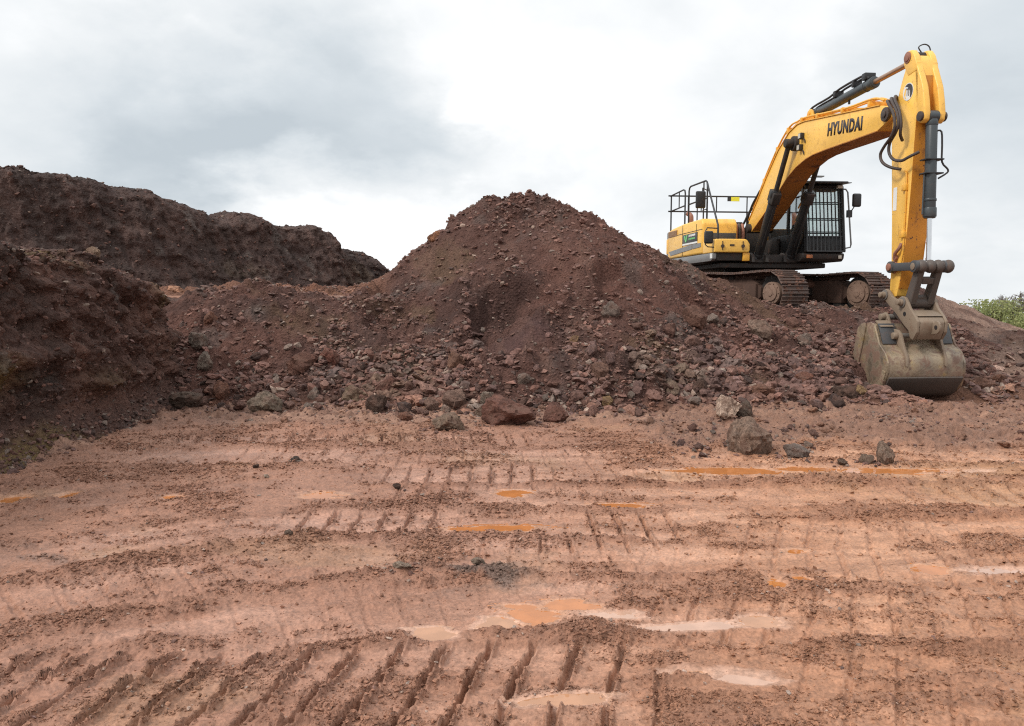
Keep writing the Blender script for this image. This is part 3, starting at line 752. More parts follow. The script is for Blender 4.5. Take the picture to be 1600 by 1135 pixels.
class MB:
    """collects simple solids into one mesh"""
    def __init__(self): self.bm = bmesh.new()
    def _xf(self, vs, M):
        if M is not None: bmesh.ops.transform(self.bm, matrix=M, verts=vs)
    def box(self, x0, x1, y0, y1, z0, z1, M=None):
        c = [(x0, y0, z0), (x1, y0, z0), (x1, y1, z0), (x0, y1, z0), (x0, y0, z1), (x1, y0, z1), (x1, y1, z1), (x0, y1, z1)]
        vs = [self.bm.verts.new(p) for p in c]
        for f in ((0, 3, 2, 1), (4, 5, 6, 7), (0, 1, 5, 4), (1, 2, 6, 5), (2, 3, 7, 6), (3, 0, 4, 7)):
            self.bm.faces.new([vs[i] for i in f])
        self._xf(vs, M); return self
    def prism(self, pts, a0, a1, axis='y'):
        """outline in the two other axes, extruded from a0 to a1"""
        def P(p, a):
            return {'y': (p[0], a, p[1]), 'x': (a, p[0], p[1]), 'z': (p[0], p[1], a)}[axis]
        A = [self.bm.verts.new(P(p, a0)) for p in pts]; B = [self.bm.verts.new(P(p, a1)) for p in pts]
        n = len(pts)
        self.bm.faces.new(A); self.bm.faces.new(B[::-1])
        for i in range(n): self.bm.faces.new([A[i], B[i], B[(i + 1) % n], A[(i + 1) % n]])
        return self
    def cyl(self, p0, p1, r0, r1=None, n=16):
        p0, p1 = Vector(p0), Vector(p1); r1 = r0 if r1 is None else r1
        d = (p1 - p0).normalized(); u = d.orthogonal().normalized(); v = d.cross(u)
        A, B = [], []
        for i in range(n):
            t = 2 * math.pi * i / n; w = u * math.cos(t) + v * math.sin(t)
            A.append(self.bm.verts.new(p0 + w * r0)); B.append(self.bm.verts.new(p1 + w * r1))
        self.bm.faces.new(A[::-1]); self.bm.faces.new(B)
        for i in range(n): self.bm.faces.new([A[i], A[(i + 1) % n], B[(i + 1) % n], B[i]])
        return self
    def tube(self, path, r, n=8, smooth_n=0):
        P = [Vector(p) for p in path]
        if smooth_n:
            Q = []
            for i in range(len(P) - 1):
                a, b_, c_, d_ = P[max(i - 1, 0)], P[i], P[i + 1], P[min(i + 2, len(P) - 1)]
                for k in range(smooth_n):
                    t = k / smooth_n
                    Q.append(.5 * ((2 * b_) + (c_ - a) * t + (2 * a - 5 * b_ + 4 * c_ - d_) * t * t + (3 * b_ - a - 3 * c_ + d_) * t ** 3))
            P = Q + [P[-1]]
        rings = []; u = None
        for i, p in enumerate(P):
            d = (P[min(i + 1, len(P) - 1)] - P[max(i - 1, 0)]).normalized()
            u = d.orthogonal().normalized() if u is None else (u - d * u.dot(d)).normalized()
            v = d.cross(u)
            rings.append([self.bm.verts.new(p + (u * math.cos(2 * math.pi * k / n) + v * math.sin(2 * math.pi * k / n)) * r) for k in range(n)])
        self.bm.faces.new(rings[0][::-1]); self.bm.faces.new(rings[-1])
        for a, b_ in zip(rings, rings[1:]):
            for k in range(n): self.bm.faces.new([a[k], a[(k + 1) % n], b_[(k + 1) % n], b_[k]])
        return self
    def sphere(self, c, r, sx=1, sy=1, sz=1):
        vs = bmesh.ops.create_uvsphere(self.bm, u_segments=14, v_segments=8, radius=r)['verts']
        self._xf(vs, Matrix.Translation(c) @ Matrix.Diagonal((sx, sy, sz, 1))); return self
    def plate(self, pts, t, n_dir):
        """flat polygon of 3-D points thickened along n_dir"""
        d = Vector(n_dir).normalized() * t
        A = [self.bm.verts.new(Vector(p)) for p in pts]; B = [self.bm.verts.new(Vector(p) + d) for p in pts]
        n = len(pts); self.bm.faces.new(A); self.bm.faces.new(B[::-1])
        for i in range(n): self.bm.faces.new([A[i], B[i], B[(i + 1) % n], A[(i + 1) % n]])
        return self
    def done(self, name, mat, parent, bevel=0.0, angle=35, label=None, seg=2):
        bm = self.bm
        bmesh.ops.recalc_face_normals(bm, faces=bm.faces[:])
        if bevel:
            es = [e for e in bm.edges if len(e.link_faces) == 2 and e.calc_face_angle(0) > R(28)]
            bmesh.ops.bevel(bm, geom=es, offset=bevel, offset_type='OFFSET', segments=seg, profile=.5, affect='EDGES', clamp_overlap=True)
        me = bpy.data.meshes.new(name); bm.to_mesh(me); bm.free()
        me.polygons.foreach_set('use_smooth', np.ones(len(me.polygons), dtype=bool))
        me.set_sharp_from_angle(angle=R(angle))
        o = link(name, me, mat, parent)
        if label: o['label'] = label
        return o

YAW = 5.5
FWD = Vector((math.sin(R(YAW)), -math.cos(R(YAW)), 0))
EXO = Vector((5.8429, 18.6014, 1.15))
ex = bpy.data.objects.new('excavator', None); col.objects.link(ex)
ex.location = EXO; ex.rotation_euler = (0, 0, math.atan2(FWD.y, FWD.x)); ex.empty_display_size = .5
tag(ex, 'yellow tracked excavator on the bank with its bucket lowered to the mud', 'excavator')

# ---------- undercarriage (turned about 22 degrees against the upper works)
UND = R(28 - YAW)
def crawler(ysign):
    y0 = 1.34 * ysign
    f = MB()
    f.prism([(-1.75, .30), (1.55, .30), (1.70, .42), (1.70, .62), (1.45, .80), (-1.6, .80), (-1.8, .6)], y0 - .20, y0 + .20)
    f.prism([(-1.7, .801), (1.5, .801), (1.55, .875), (-1.6, .875)], y0 - .14, y0 + .14)
    f.box(1.25, 1.62, y0 - .27, y0 + .27, .28, .70)
    o = f.done('crawler_track', TRACKF, ex, .015)
    o.rotation_euler = (0, 0, UND)
    rr = .42
    for nm, xx in (('idler_wheel', 2.0), ('sprocket', -2.0)):
        hr = .235 if ysign < 0 else .29
        w = MB().cyl((xx, y0 - .215, .5), (xx, y0 + .215, .5), hr, n=28).cyl((xx, y0 - .245, .5), (xx, y0 + .245, .5), hr * .72, n=24).cyl((xx, y0 - .26, .5), (xx, y0 + .26, .5), hr * .30, n=14)
        for q in range(10):
            w.cyl((xx + hr * .86 * math.cos(q * .628), y0 - .232, .5 + hr * .86 * math.sin(q * .628)), (xx + hr * .86 * math.cos(q * .628), y0 + .232, .5 + hr * .86 * math.sin(q * .628)), .018, n=6)
        MB().cyl((xx, y0 - .12, .5), (xx, y0 + .12, .5), rr - .03, n=28).done('wheel_rim', MUDDY, o, .01)  # dark colour paints in the shadow between hub and shoes
        w.done(nm, CAKED, o, .02)
    for k in range(8):
        xx = -1.45 + k * .42
        MB().cyl((xx, y0 - .24, .20), (xx, y0 + .24, .20), .12, n=16).done('track_roller', MUDDY, o)
    for xx in (-.7, .8):
        MB().cyl((xx, y0 - .18, .82), (xx, y0 + .18, .82), .07, n=12).done('carrier_roller', MUDDY, o)
    # stadium path with a little sag on top
    L1, Lc = 4.0, math.pi * rr
    tot = 2 * L1 + 2 * Lc; nsh = 54
    ch = MB(); sm = None
    for k in range(nsh):
        s = tot * (k + .35) / nsh
        if s < L1: x, z, a = -2 + s, .5 + rr - .035 * math.sin(math.pi * s / L1 * 2) ** 2, 0.0
        elif s < L1 + Lc: t = (s - L1) / rr; x, z, a = 2 + rr * math.sin(t), .5 + rr * math.cos(t), t
        elif s < 2 * L1 + Lc: x, z, a = 2 - (s - L1 - Lc), .5 - rr, math.pi
        else: t = (s - 2 * L1 - Lc) / rr; x, z, a = -2 - rr * math.sin(t), .5 - rr * math.cos(t), math.pi + t
        M = Matrix.Translation((x, y0, z)) @ Matrix.Rotation(a, 4, 'Y')
        ch.box(-.088, .088, -.10, -.055, -.055, .012, M).box(-.088, .088, .055, .10, -.055, .012, M)
        if sm is None:
            sh = MB().box(-.094, .094, -.375, .375, .018, .036)
            for xr in (-.075, .0, .075): sh.prism([(xr - .012, .036), (xr + .012, .036), (xr + .007, .066), (xr - .007, .066)], -.37, .37)
            so = sh.done('track_shoe', SHOE, o, .004, seg=1); sm = so.data
        else:
            so = link('track_shoe', sm, None, o)
        so.matrix_local = M
    ch.done('chain', TRACKF, o)
    # earth caught between the shoe bars
    pk = MB(); rs_ = random.Random(5 + ysign)
    for k in range(230):
        s = tot * rs_.random() * .62
        if s < L1: x, z, a = -2 + s, .5 + rr, 0.0
        else: t = min((s - L1) / rr, math.pi * .8); x, z, a = 2 + rr * math.sin(t), .5 + rr * math.cos(t), t
        M = Matrix.Translation((x, y0, z)) @ Matrix.Rotation(a, 4, 'Y') @ Matrix.Translation((0, rs_.uniform(-.36, .36), .040 - (.03 if s < L1 else 0))) @ Matrix.Rotation(rs_.uniform(0, 6.28), 4, 'Z')
        w_, l_, h_ = rs_.uniform(.012, .05), rs_.uniform(.02, .09), rs_.uniform(.008, .034)
        vs = [pk.bm.verts.new(M @ Vector(q)) for q in ((-w_, -l_, 0), (w_, -l_ * .7, 0), (w_ * .8, l_, 0), (-w_ * .9, l_ * .8, 0), (-w_ * .4, -l_ * .5, h_), (w_ * .4, -l_ * .2, h_ * .8), (w_ * .2, l_ * .6, h_), (-w_ * .4, l_ * .3, h_ * 1.1))]
        for fq in ((4, 5, 6, 7), (0, 1, 5, 4), (1, 2, 6, 5), (2, 3, 7, 6), (3, 0, 4, 7)): pk.bm.faces.new([vs[i_] for i_ in fq])
    q = pk.done('track_mud', PACKED, o, angle=30); q['kind'] = 'stuff'
    # earth packed on top of the frame
    for k in range(7):
        xx = -1.5 + k * .36 + .1 * math.sin(k * 5); yy = y0 - .12 + .08 * math.sin(k * 3)
        q = MB().sphere((0, 0, 0), 1.0)
        for v in q.bm.verts:
            v.co *= 1 + .22 * math.sin(v.co.x * 5 + k * 2) * math.cos(v.co.y * 6 + k) + .14 * math.sin(v.co.z * 9 + v.co.x * 7 + k)
        q = q.done('mud_clump', PACKED, o, angle=50)
        q.location = (xx, yy, .72 + .03 * math.sin(k)); q.scale = (.26, .22, .11 + .03 * math.cos(k * 2)); q.rotation_euler = (0, 0, k)
    return o
tr_r = crawler(-1); tr_l = crawler(1)
cc = MB().prism([(-.95, .42), (.95, .42), (.8, .86), (-.8, .86)], -.75, .75).cyl((0, 0, .8), (0, 0, .97), .72, n=36)
for sx in (-1, 1):
    for sy in (-1, 1):
        cc.prism([(sx * .55 - .2, .46), (sx * .55 + .2, .46), (sx * .55 + .16, .74), (sx * .55 - .16, .74)], sy * .7, sy * 1.16)
o = cc.done('car_body', MUDDY, ex, .02); o.rotation_euler = (0, 0, UND)
MB().cyl((0, 0, .97), (0, 0, 1.06), .70, n=48).cyl((0, 0, 1.06), (0, 0, 1.19), .64, n=48).done('slew_ring', MUDDY, ex, .01)

# ---------- upper works
d = MB().prism([(-2.35, -1.40), (.45, -1.40), (.45, -.62), (1.08, -.58), (1.08, .55), (-2.35, .55)], 1.19, 1.37, 'z')
d.box(-2.35, -.6, .55, 1.40, 1.19, 1.37)
d.box(-2.30, 1.0, -1.25, 1.25, 1.075, 1.185)
d.done('turntable_deck', MUDDY, ex, .02)
MB().box(-.612, -.585, -.595, .545, 1.38, 2.09).box(-.60, .12, .47, .545, 1.38, 1.80).done('bulkhead', MUDDY, ex, .01)
pf = MB().prism([(-.55, 1.36), (-.55, 1.21), (1.28, 1.21), (1.36, 1.27), (1.38, 1.36), (1.36, 1.395), (-.55, 1.395)], .50, 1.49)
cabdeck = pf.done('cab_platform', MUDDY, ex, .02)
MB().box(1.375, 1.392, .60, .74, 1.28, 1.36).done('reflector', REDISH, cabdeck, .006)
MB().box(1.372, 1.392, 1.34, 1.42, 1.27, 1.35).done('marker_lamp', LENS, cabdeck, .006)
# counterweight
cw = MB().prism([(-2.30, -1.46), (-2.52, -1.42), (-2.72, -1.22), (-2.86, -.8), (-2.92, 0), (-2.86, .8), (-2.72, 1.22), (-2.52, 1.42), (-2.30, 1.46)], 1.22, 2.14, 'z')
cwo = cw.done('counterweight', GREY, ex, .04)
MB().prism([(-2.30, -1.47), (-2.53, -1.43), (-2.73, -1.23), (-2.87, -.8), (-2.93, 0), (-2.87, .8), (-2.73, 1.23), (-2.53, 1.43), (-2.30, 1.47)], 1.55, 1.95, 'z').done('yellow_band', YEL, cwo, .02)
# engine side and hood, right side
hood = MB().prism([(-2.30, 1.42), (.40, 1.42), (.40, 2.12), (.30, 2.24), (-1.0, 2.235), (-1.9, 2.19), (-2.22, 2.15), (-2.30, 2.05)], -1.46, -.62)
hood = hood.done('engine_housing', YEL, ex, .045, seg=3)
MB().box(-2.30, -.62, -.60, 1.44, 1.40, 2.10).done('engine_hood', YEL_DIRTY, ex, .04)
MB().box(-1.05, -1.035, -1.468, -1.455, 1.44, 2.19).box(-.02, -.005, -1.468, -1.455, 1.66, 2.14).box(-2.0, .38, -1.468, -1.455, 1.985, 1.995).done('panel_gap', BLACK, hood)
gr = MB()
for k in range(6): gr.box(-2.2, -1.52, -1.478, -1.455, 1.99 + k * .022, 2.003 + k * .022)
gr.box(-2.23, -1.49, -1.470, -1.456, 1.975, 2.125)
gr.done('air_grille', BROWNGRILLE, hood)
MB().prism([(-2.02, 1.49), (-.30, 1.565), (-.30, 1.68), (-2.16, 1.60)], -1.472, -1.455).prism([(-.26, 1.567), (.33, 1.585), (.33, 1.675), (-.26, 1.68)], -1.472, -1.455).done('grey_stripe', GREY, hood)
# dealer board: dark panel, a green mark and two rows of print too small to read, pale strip below
bd = MB().box(-1.0, .08, -1.476, -1.458, 1.735, 1.95).done('sign_board', DGREY, hood, .004)
MB().prism([(-.88, 1.91), (-.80, 1.925), (-.74, 1.80), (-.69, 1.93), (-.61, 1.945), (-.70, 1.765), (-.78, 1.76)], -1.481, -1.476).done('green_mark', DECALG, bd)
pr = MB()
for k in range(6): pr.box(-.52 + k * .082, -.52 + k * .082 + .062, -1.481, -1.476, 1.875 + .004 * (k % 2), 1.925)
pr.done('white_print', DECALW, bd)
pr = MB()
for k in range(7): pr.box(-.52 + k * .066, -.52 + k * .066 + .048, -1.481, -1.476, 1.80 + .004 * (k % 2), 1.84)
pr.done('green_print', DECALG, bd)
MB().box(-1.0, .08, -1.478, -1.458, 1.69, 1.732).done('pale_strip', DECALW, bd)
MB().prism([(-2.35, 1.23), (-2.2, 1.215), (1.05, 1.225), (1.14, 1.27), (1.14, 1.40), (-2.30, 1.405)], -1.478, -1.385).done('grey_skirt', GREY, ex, .012)
MB().box(1.00, 1.145, -1.484, -1.478, 1.28, 1.39).done('white_sticker', DECALW, ex)
# fuel tank front and toolbox with catches
MB().box(.405, .43, -1.40, -.66, 1.74, 1.90).done('dark_band', DGREY, hood, .006)
tb = MB().prism([(-1.455, 1.41), (-.66, 1.41), (-.635, 1.45), (-.635, 1.60), (-.70, 1.69), (-.76, 1.71), (-1.41, 1.71), (-1.455, 1.68)], .42, 1.20, 'x').done('toolbox', YEL, ex, .03, seg=3)
for yy in (-1.27, -.80):
    MB().cyl((1.20, yy, 1.55), (1.225, yy, 1.55), .038, n=14).box(1.20, 1.215, yy - .008, yy + .008, 1.46, 1.66).done('catch', BROWNHOSE, tb)
MB().box(1.20, 1.212, -1.10, -1.0, 1.555, 1.59).done('handle', BLACK, tb)
MB().box(1.03, 1.17, -.78, -.62, 1.22, 1.41).done('step_bracket', YEL_DIRTY, ex, .02)
MB().box(.45, 1.12, -1.38, -.70, 1.23, 1.41).done('step_box', MUDDY, ex, .02)
# exhaust, filler, pump lines
MB().tube([(-2.25, -.85, 2.1), (-2.25, -.85, 2.48), (-2.28, -.86, 2.58), (-2.38, -.90, 2.64)], .065, 12, 5).done('exhaust_pipe', RUSTPIPE, ex)
MB().cyl((-1.1, -.9, 2.22), (-1.1, -.9, 2.30), .20, n=20).box(-1.0, -.45, -1.1, -.75, 2.23, 2.285).done('filler_cap', BLACK, ex, .015)
MB().cyl((-1.75, -.8, 2.19), (-1.75, -.8, 2.26), .14, n=18).done('filler_cap', BLACK, ex, .015)
for k, yy in enumerate((-.55, -.47, -.38)):
    MB().tube([(.10, yy, 1.40), (.16, yy, 1.85), (.12 - .02 * k, yy + .01, 2.08), (-.08, yy + .06, 2.12), (-.25, yy + .12, 1.95)], .042, 8, 6).done('pump_line', RUSTPIPE if k != 1 else BROWNHOSE, ex)
MB().box(-.50, .12, -.58, -.28, 1.38, 2.06).box(-.45, 0, -.60, -.32, 2.06, 2.20).done('valve_block', MUDDY, ex, .03)
# hand rails
def rail(path, r=.021, nm='handrail', mat=BLACK): return MB().tube(path, r, 8).done(nm, mat, ex)
rail([(-2.9, -1.2, 2.12), (-2.9, -1.2, 3.19)])
rail([(-2.97, -1.2, 3.17), (-1.84, -1.2, 3.19), (-1.74, -1.2, 3.16), (-1.70, -1.2, 3.08), (-1.70, -1.2, 2.2)])
rail([(-2.97, -1.2, 2.75), (-1.70, -1.2, 2.77)])
rail([(-2.2, -1.2, 2.76), (-2.2, -1.2, 3.18)], .016)
rail([(-1.40, -1.2, 2.2), (-1.40, -1.2, 3.10), (-1.36, -1.2, 3.17), (-1.27, -1.2, 3.20), (-.16, -1.2, 3.18), (-.08, -1.2, 3.14), (-.05, -1.2, 3.05), (-.05, -1.2, 2.2)])
rail([(-1.40, -1.2, 2.76), (-.05, -1.2, 2.76)])
rail([(-.75, -1.2, 2.2), (-.75, -1.2, 2.76)], .016)
rail([(-.30, -1.2, 2.2), (-.30, -1.2, 3.17)], .018)
rail([(-2.9, -1.28, 3.17), (-2.9, 1.25, 3.17)]); rail([(-2.9, -1.28, 2.75), (-2.9, 1.25, 2.75)])
for yy in (-.72, .08, .95): rail([(-2.9, yy, 2.12 if yy > .9 else 2.75), (-2.9, yy, 3.17)], .018)
MB().box(-2.885, -2.87, .48, .72, 3.04, 3.16).done('warning_sign', STICKY, ex)
MB().box(-2.885, -2.868, .38, .475, 3.04, 3.16).done('warning_sign', BLACK, ex)
rail([(-.05, -1.2, 3.10), (.08, -1.22, 2.98), (1.13, -1.36, 2.02), (1.17, -1.37, 1.93), (1.17, -1.37, 1.50), (1.14, -1.37, 1.42)], .022)
# mirrors
mir = MB().tube([(-.1, -1.2, 2.95), (.05, -1.35, 2.98), (.05, -1.38, 2.45), (-.1, -1.2, 2.5)], .014, 6).done('mirror', BLACK, ex)
MB().box(.05, .13, -1.53, -1.29, 2.50, 2.90).done('mirror_housing', BLACK, mir, .035, seg=3)
mir = MB().tube([(1.17, -1.37, 1.94), (1.18, -1.62, 1.95), (1.18, -1.66, 1.88), (1.18, -1.66, 1.58), (1.18, -1.60, 1.53), (1.17, -1.37, 1.52)], .014, 6).done('mirror', BLACK, ex)
MB().box(1.12, 1.21, -1.68, -1.48, 1.60, 1.88).done('mirror_housing', BLACK, mir, .035, seg=3)

# ---------- cab
def fx_(z): return 1.40 - (z - 1.4) * .135            # front face leans back
cab = MB()
for yy in (.55, 1.42):
    cab.plate([(fx_(1.42), yy, 1.42), (fx_(2.93), yy, 2.93), (fx_(2.93) - .09, yy, 2.93), (fx_(1.42) - .09, yy, 1.42)], .075, (0, 1, 0))
    cab.box(-.55, -.45, yy, yy + .075, 1.4, 2.93)
    cab.box(.42, .50, yy + .004, yy + .071, 1.4, 2.93)
    cab.box(-.45, 1.30, yy + .002, yy + .073, 1.4, 1.86)
    cab.box(-.45, 1.18, yy + .002, yy + .073, 2.80, 2.93)
cab.box(-.55, -.47, .625, 1.42, 1.4, 1.95).box(-.55, -.47, .625, 1.42, 2.78, 2.93)
cab.plate([(fx_(1.42), .62, 1.42), (fx_(1.78), .62, 1.78), (fx_(1.78), 1.43, 1.78), (fx_(1.42), 1.43, 1.42)], .06, (-1, 0, 0))
cab.plate([(fx_(2.83), .62, 2.83), (fx_(2.93), .62, 2.93), (fx_(2.93), 1.43, 2.93), (fx_(2.83), 1.43, 2.83)], .06, (-1, 0, 0))
cab = cab.done('cab', BLACK, ex, .012)
MB().plate([(fx_(1.80) - .03, .63, 1.78), (fx_(2.83) - .03, .63, 2.83), (fx_(2.83) - .03, 1.42, 2.83), (fx_(1.80) - .03, 1.42, 1.78)], .006, (-1, 0, 0)).done('front_window', m_glass, cab)
for yy, nm in ((.585, 'side_window'), (1.455, 'side_window')):
    MB().plate([(-.44, yy, 1.87), (1.27, yy, 1.87), (1.13, yy, 2.79), (-.44, yy, 2.79)], .006, (0, 1, 0)).done(nm, m_glass, cab)
MB().plate([(-.51, .63, 1.96), (-.51, 1.41, 1.96), (-.51, 1.41, 2.77), (-.51, .63, 2.77)], .006, (1, 0, 0)).done('rear_window', m_glass, cab)
rf = MB().prism([(-.60, 2.935), (1.30, 2.935), (1.36, 2.95), (1.36, 2.985), (1.1, 3.02), (-.5, 3.03), (-.60, 3.0)], .50, 1.54).done('cab_roof', DGREY, cab, .02)
MB().prism([(1.20, 2.93), (1.56, 2.915), (1.57, 2.93), (1.20, 2.962)], .52, 1.50).done('visor', BLACK, rf, .006)
MB().box(1.24, 1.34, 1.30, 1.42, 2.83, 2.90).done('work_lamp', LENS, cab, .012)
an = MB().tube([(.6, .92, 3.02), (.6, .92, 3.17)], .011, 6).tube([(.6, 1.10, 3.02), (.6, 1.10, 3.19)], .011, 6).tube([(.6, .86, 3.17), (.6, 1.26, 3.19)], .013, 6).box(.53, .67, 1.08, 1.32, 3.185, 3.21)
an.done('roof_aerial', GREY, rf)
# seat and console seen through the glass
st = MB().box(-.15, .40, .80, 1.22, 1.80, 1.95).box(-.25, -.10, .80, 1.22, 1.90, 2.55).box(-.24, -.12, .88, 1.14, 2.55, 2.75).done('seat', BLACK, cab, .05, seg=3)
MB().box(.15, .50, .64, .76, 1.6, 2.02).box(.15, .5, 1.26, 1.38, 1.6, 2.02).cyl((.42, .70, 2.0), (.46, .70, 2.22), .025).cyl((.42, 1.32, 2.0), (.46, 1.32, 2.22), .025).box(.9, 1.0, .66, .82, 1.8, 2.15).done('console', DGREY, cab, .015)
# falling-object guard: bars over the front
gd = MB()
G0, G1 = 1.43, 2.88
gx = lambda z: fx_(z) + .055
gd.tube([(gx(G0), .585, G0), (gx(G1), .585, G1)], .022, 6).tube([(gx(G0), 1.445, G0), (gx(G1), 1.445, G1)], .028, 6)
gd.tube([(gx(G0), .57, G0), (gx(G0), 1.46, G0)], .022, 6).tube([(gx(G1), .57, G1), (gx(G1), 1.46, G1)], .022, 6)
gdo = gd.done('front_guard', BLACK, cab)
barmesh = None
for k in range(9):
    yy = .585 + .86 * (k + .6) / 9.6
    if barmesh is None:
        bo = MB().tube([(gx(G0), 0, G0), (gx(G1), 0, G1)], .0135, 6).done('guard_bar', BLACK, gdo); barmesh = bo.data
    else: bo = link('guard_bar', barmesh, None, gdo)
    bo.location = (0, yy, 0)
for zz in (1.76, 1.86, 2.16, 2.52):
    MB().tube([(gx(zz) - .014, .585, zz), (gx(zz) - .014, 1.445, zz)], .013, 6).done('cross_bar', BLACK, gdo)
# left hand rail and mirror of the cab
MB().tube([(1.16, 1.47, 2.84), (1.20, 1.56, 2.83), (1.22, 1.60, 2.76), (1.33, 1.66, 1.60), (1.34, 1.64, 1.53), (1.32, 1.50, 1.50)], .018, 6).done('grab_rail', GREY, cab)
mir = MB().tube([(1.26, 1.63, 2.28), (1.28, 1.72, 2.42), (1.28, 1.76, 2.55)], .013, 6).box(1.22, 1.30, 1.58, 1.68, 2.20, 2.36).done('mirror', BLACK, cab)
MB().box(1.24, 1.33, 1.68, 1.88, 2.43, 2.73).done('mirror_housing', BLACK, mir, .04, seg=3)

# ---------- boom
BP = [(.06, 1.95), (-.02, 2.03), (.09, 2.22), (.54, 2.62), (1.02, 3.09), (1.59, 3.58), (2.09, 3.86), (2.45, 3.945), (2.76, 3.94), (4.1, 3.775), (5.45, 3.61), (5.70, 3.54), (5.82, 3.44),
      (5.81, 3.35), (5.64, 3.29), (5.39, 3.21), (4.5, 3.215), (3.69, 3.225), (3.20, 3.22), (2.88, 3.19), (2.45, 3.09), (2.1, 2.95), (1.76, 2.76), (1.30, 2.49), (.86, 2.25), (.32, 1.98), (.18, 1.93)]
boom = MB().prism(BP, -.215, .235).done('boom', YEL, ex, .012)
# weld flanges: the top and bottom plates stand proud of the side plates
def offset_strip(mb, pts, t, y0, y1):
    n = len(pts); nrm = []
    for i in range(n):
        a, b_ = pts[max(i - 1, 0)], pts[min(i + 1, n - 1)]
        dx, dz = b_[0] - a[0], b_[1] - a[1]; l = math.hypot(dx, dz); nrm.append((-dz / l, dx / l))
    out = [(p[0] + nn[0] * t, p[1] + nn[1] * t) for p, nn in zip(pts, nrm)]
    for i in range(n - 1):
        mb.prism([pts[i], pts[i + 1], out[i + 1], out[i]], y0, y1)
    return mb
offset_strip(MB(), [p for p in BP[2:11]], .016, -.235, .255).done('top_plate', YEL_DIRTY, boom)
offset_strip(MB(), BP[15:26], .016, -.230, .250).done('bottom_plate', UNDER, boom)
MB().cyl((.16, -.30, 2.03), (.16, .32, 2.03), .11, n=20).done('pivot_pin', MUDDY, boom, .01)
for yy, s in ((-.232, -1), (.252, 1)):
    MB().cyl((5.69, yy, 3.41), (5.69, yy + .05 * s, 3.41), .115, n=24).cyl((5.69, yy + .05 * s, 3.41), (5.69, yy + .07 * s, 3.41), .06, n=6).done('pivot_pin', BROWNHOSE, boom, .008)
MB().cyl((2.42, -.46, 3.57), (2.42, .48, 3.57), .085, n=20).cyl((2.42, -.30, 3.57), (2.42, .32, 3.57), .15, n=20).done('cylinder_pin', MUDDY, boom, .01)
MB().prism([(2.55, 3.93), (2.98, 3.90), (2.84, 4.15), (2.76, 4.19), (2.67, 4.15)], -.12, -.07).prism([(2.55, 3.93), (2.98, 3.90), (2.84, 4.15), (2.76, 4.19), (2.67, 4.15)], .09, .14).cyl((2.75, -.14, 4.10), (2.75, .16, 4.10), .05, n=14).done('cylinder_lug', YEL_DIRTY, boom, .01)
# lettering
def letter_mesh(text, height, width, depth):
    cu = bpy.data.curves.new('lettering', 'FONT'); cu.body = text; cu.size = 1.0; cu.offset = .052; cu.extrude = .0; cu.resolution_u = 3; cu.space_character = 1.12
    tmp = bpy.data.objects.new('tmp_text', cu); col.objects.link(tmp)
    dg = bpy.context.evaluated_depsgraph_get(); me = bpy.data.meshes.new_from_object(tmp.evaluated_get(dg))
    bpy.data.objects.remove(tmp); bpy.data.curves.remove(cu)
    co = np.zeros(len(me.vertices) * 3, dtype=np.float32); me.vertices.foreach_get('co', co); co = co.reshape(-1, 3)
    mn, mxx = co.min(0), co.max(0); co[:, :2] = (co[:, :2] - mn[:2]) / (mxx[:2] - mn[:2]) * [width, height]; co[:, 2] = 0
    me.vertices.foreach_set('co', co.ravel()); me.update()
    bm = bmesh.new(); bm.from_mesh(me)
    r_ = bmesh.ops.extrude_face_region(bm, geom=bm.faces[:]); bmesh.ops.translate(bm, vec=(0, 0, depth), verts=[v for v in r_['geom'] if isinstance(v, bmesh.types.BMVert)])
    bmesh.ops.recalc_face_normals(bm, faces=bm.faces[:]); bm.to_mesh(me); bm.free()
    return me
def decal_matrix(x, y, z, slope_deg):
    """local x runs forward along the machine, local y up, facing the machine's right side"""
    return Matrix.Translation((x, y, z)) @ Matrix.Rotation(R(-slope_deg), 4, 'Y') @ Matrix.Rotation(R(90), 4, 'X')
lt = link('lettering', letter_mesh('HYUNDAI', .245, 1.22, .004), DECALB, boom)
lt.matrix_local = decal_matrix(3.70, -.2155, 3.455, -6.5)
# work lamps on the boom side
for (x, z) in ((2.72, 3.66), (2.68, 3.44)):
    lp = MB().box(x - .06, x + .06, -.30, -.217, z - .06, z + .06).done('work_lamp', BLACK, boom, .012)
    MB().box(x - .045, x + .045, -.306, -.30, z - .045, z + .045).done('lens', LENS, lp)
    MB().tube([(x + .05, -.23, z - .05), (x + .12, -.24, z - .10), (x + .12, -.23, z - .16)], .012, 6).done('lamp_cable', RUBBER, lp)
# hydraulic pipes along the boom's back
def top_at(x):
    P = BP[2:13]
    return float(np.interp(x, [p[0] for p in P], [p[1] for p in P]))
for k, yy in enumerate((-.19, -.10, .16, .25)):
    xs = [.25, .55, 1.0, 1.55, 2.05, 2.40, 2.72, 3.4, 4.3, 5.0, 5.30, 5.52]
    path = [(x, yy, top_at(x) + (.15 if x < 2.2 else .085) + (.05 if 4.9 < x < 5.4 else 0)) for x in xs]
    MB().tube(path, .020, 8, 3).done('hydraulic_pipe', YEL_DIRTY, boom)
for x in (.85, 1.5, 2.0, 2.6, 3.25, 4.2, 5.1):
    t = top_at(x); MB().box(x - .035, x + .035, -.225, .28, t + .02, t + .17 if x < 2.2 else t + .11).done('pipe_clamp', YEL_DIRTY, boom, .008)
MB().tube([(.0, -.20, 2.12), (.10, -.24, 2.30), (.30, -.24, 2.55), (.50, -.21, 2.74), (.62, -.19, 2.86)], .024, 8, 4).done('hose', RUBBER, boom)
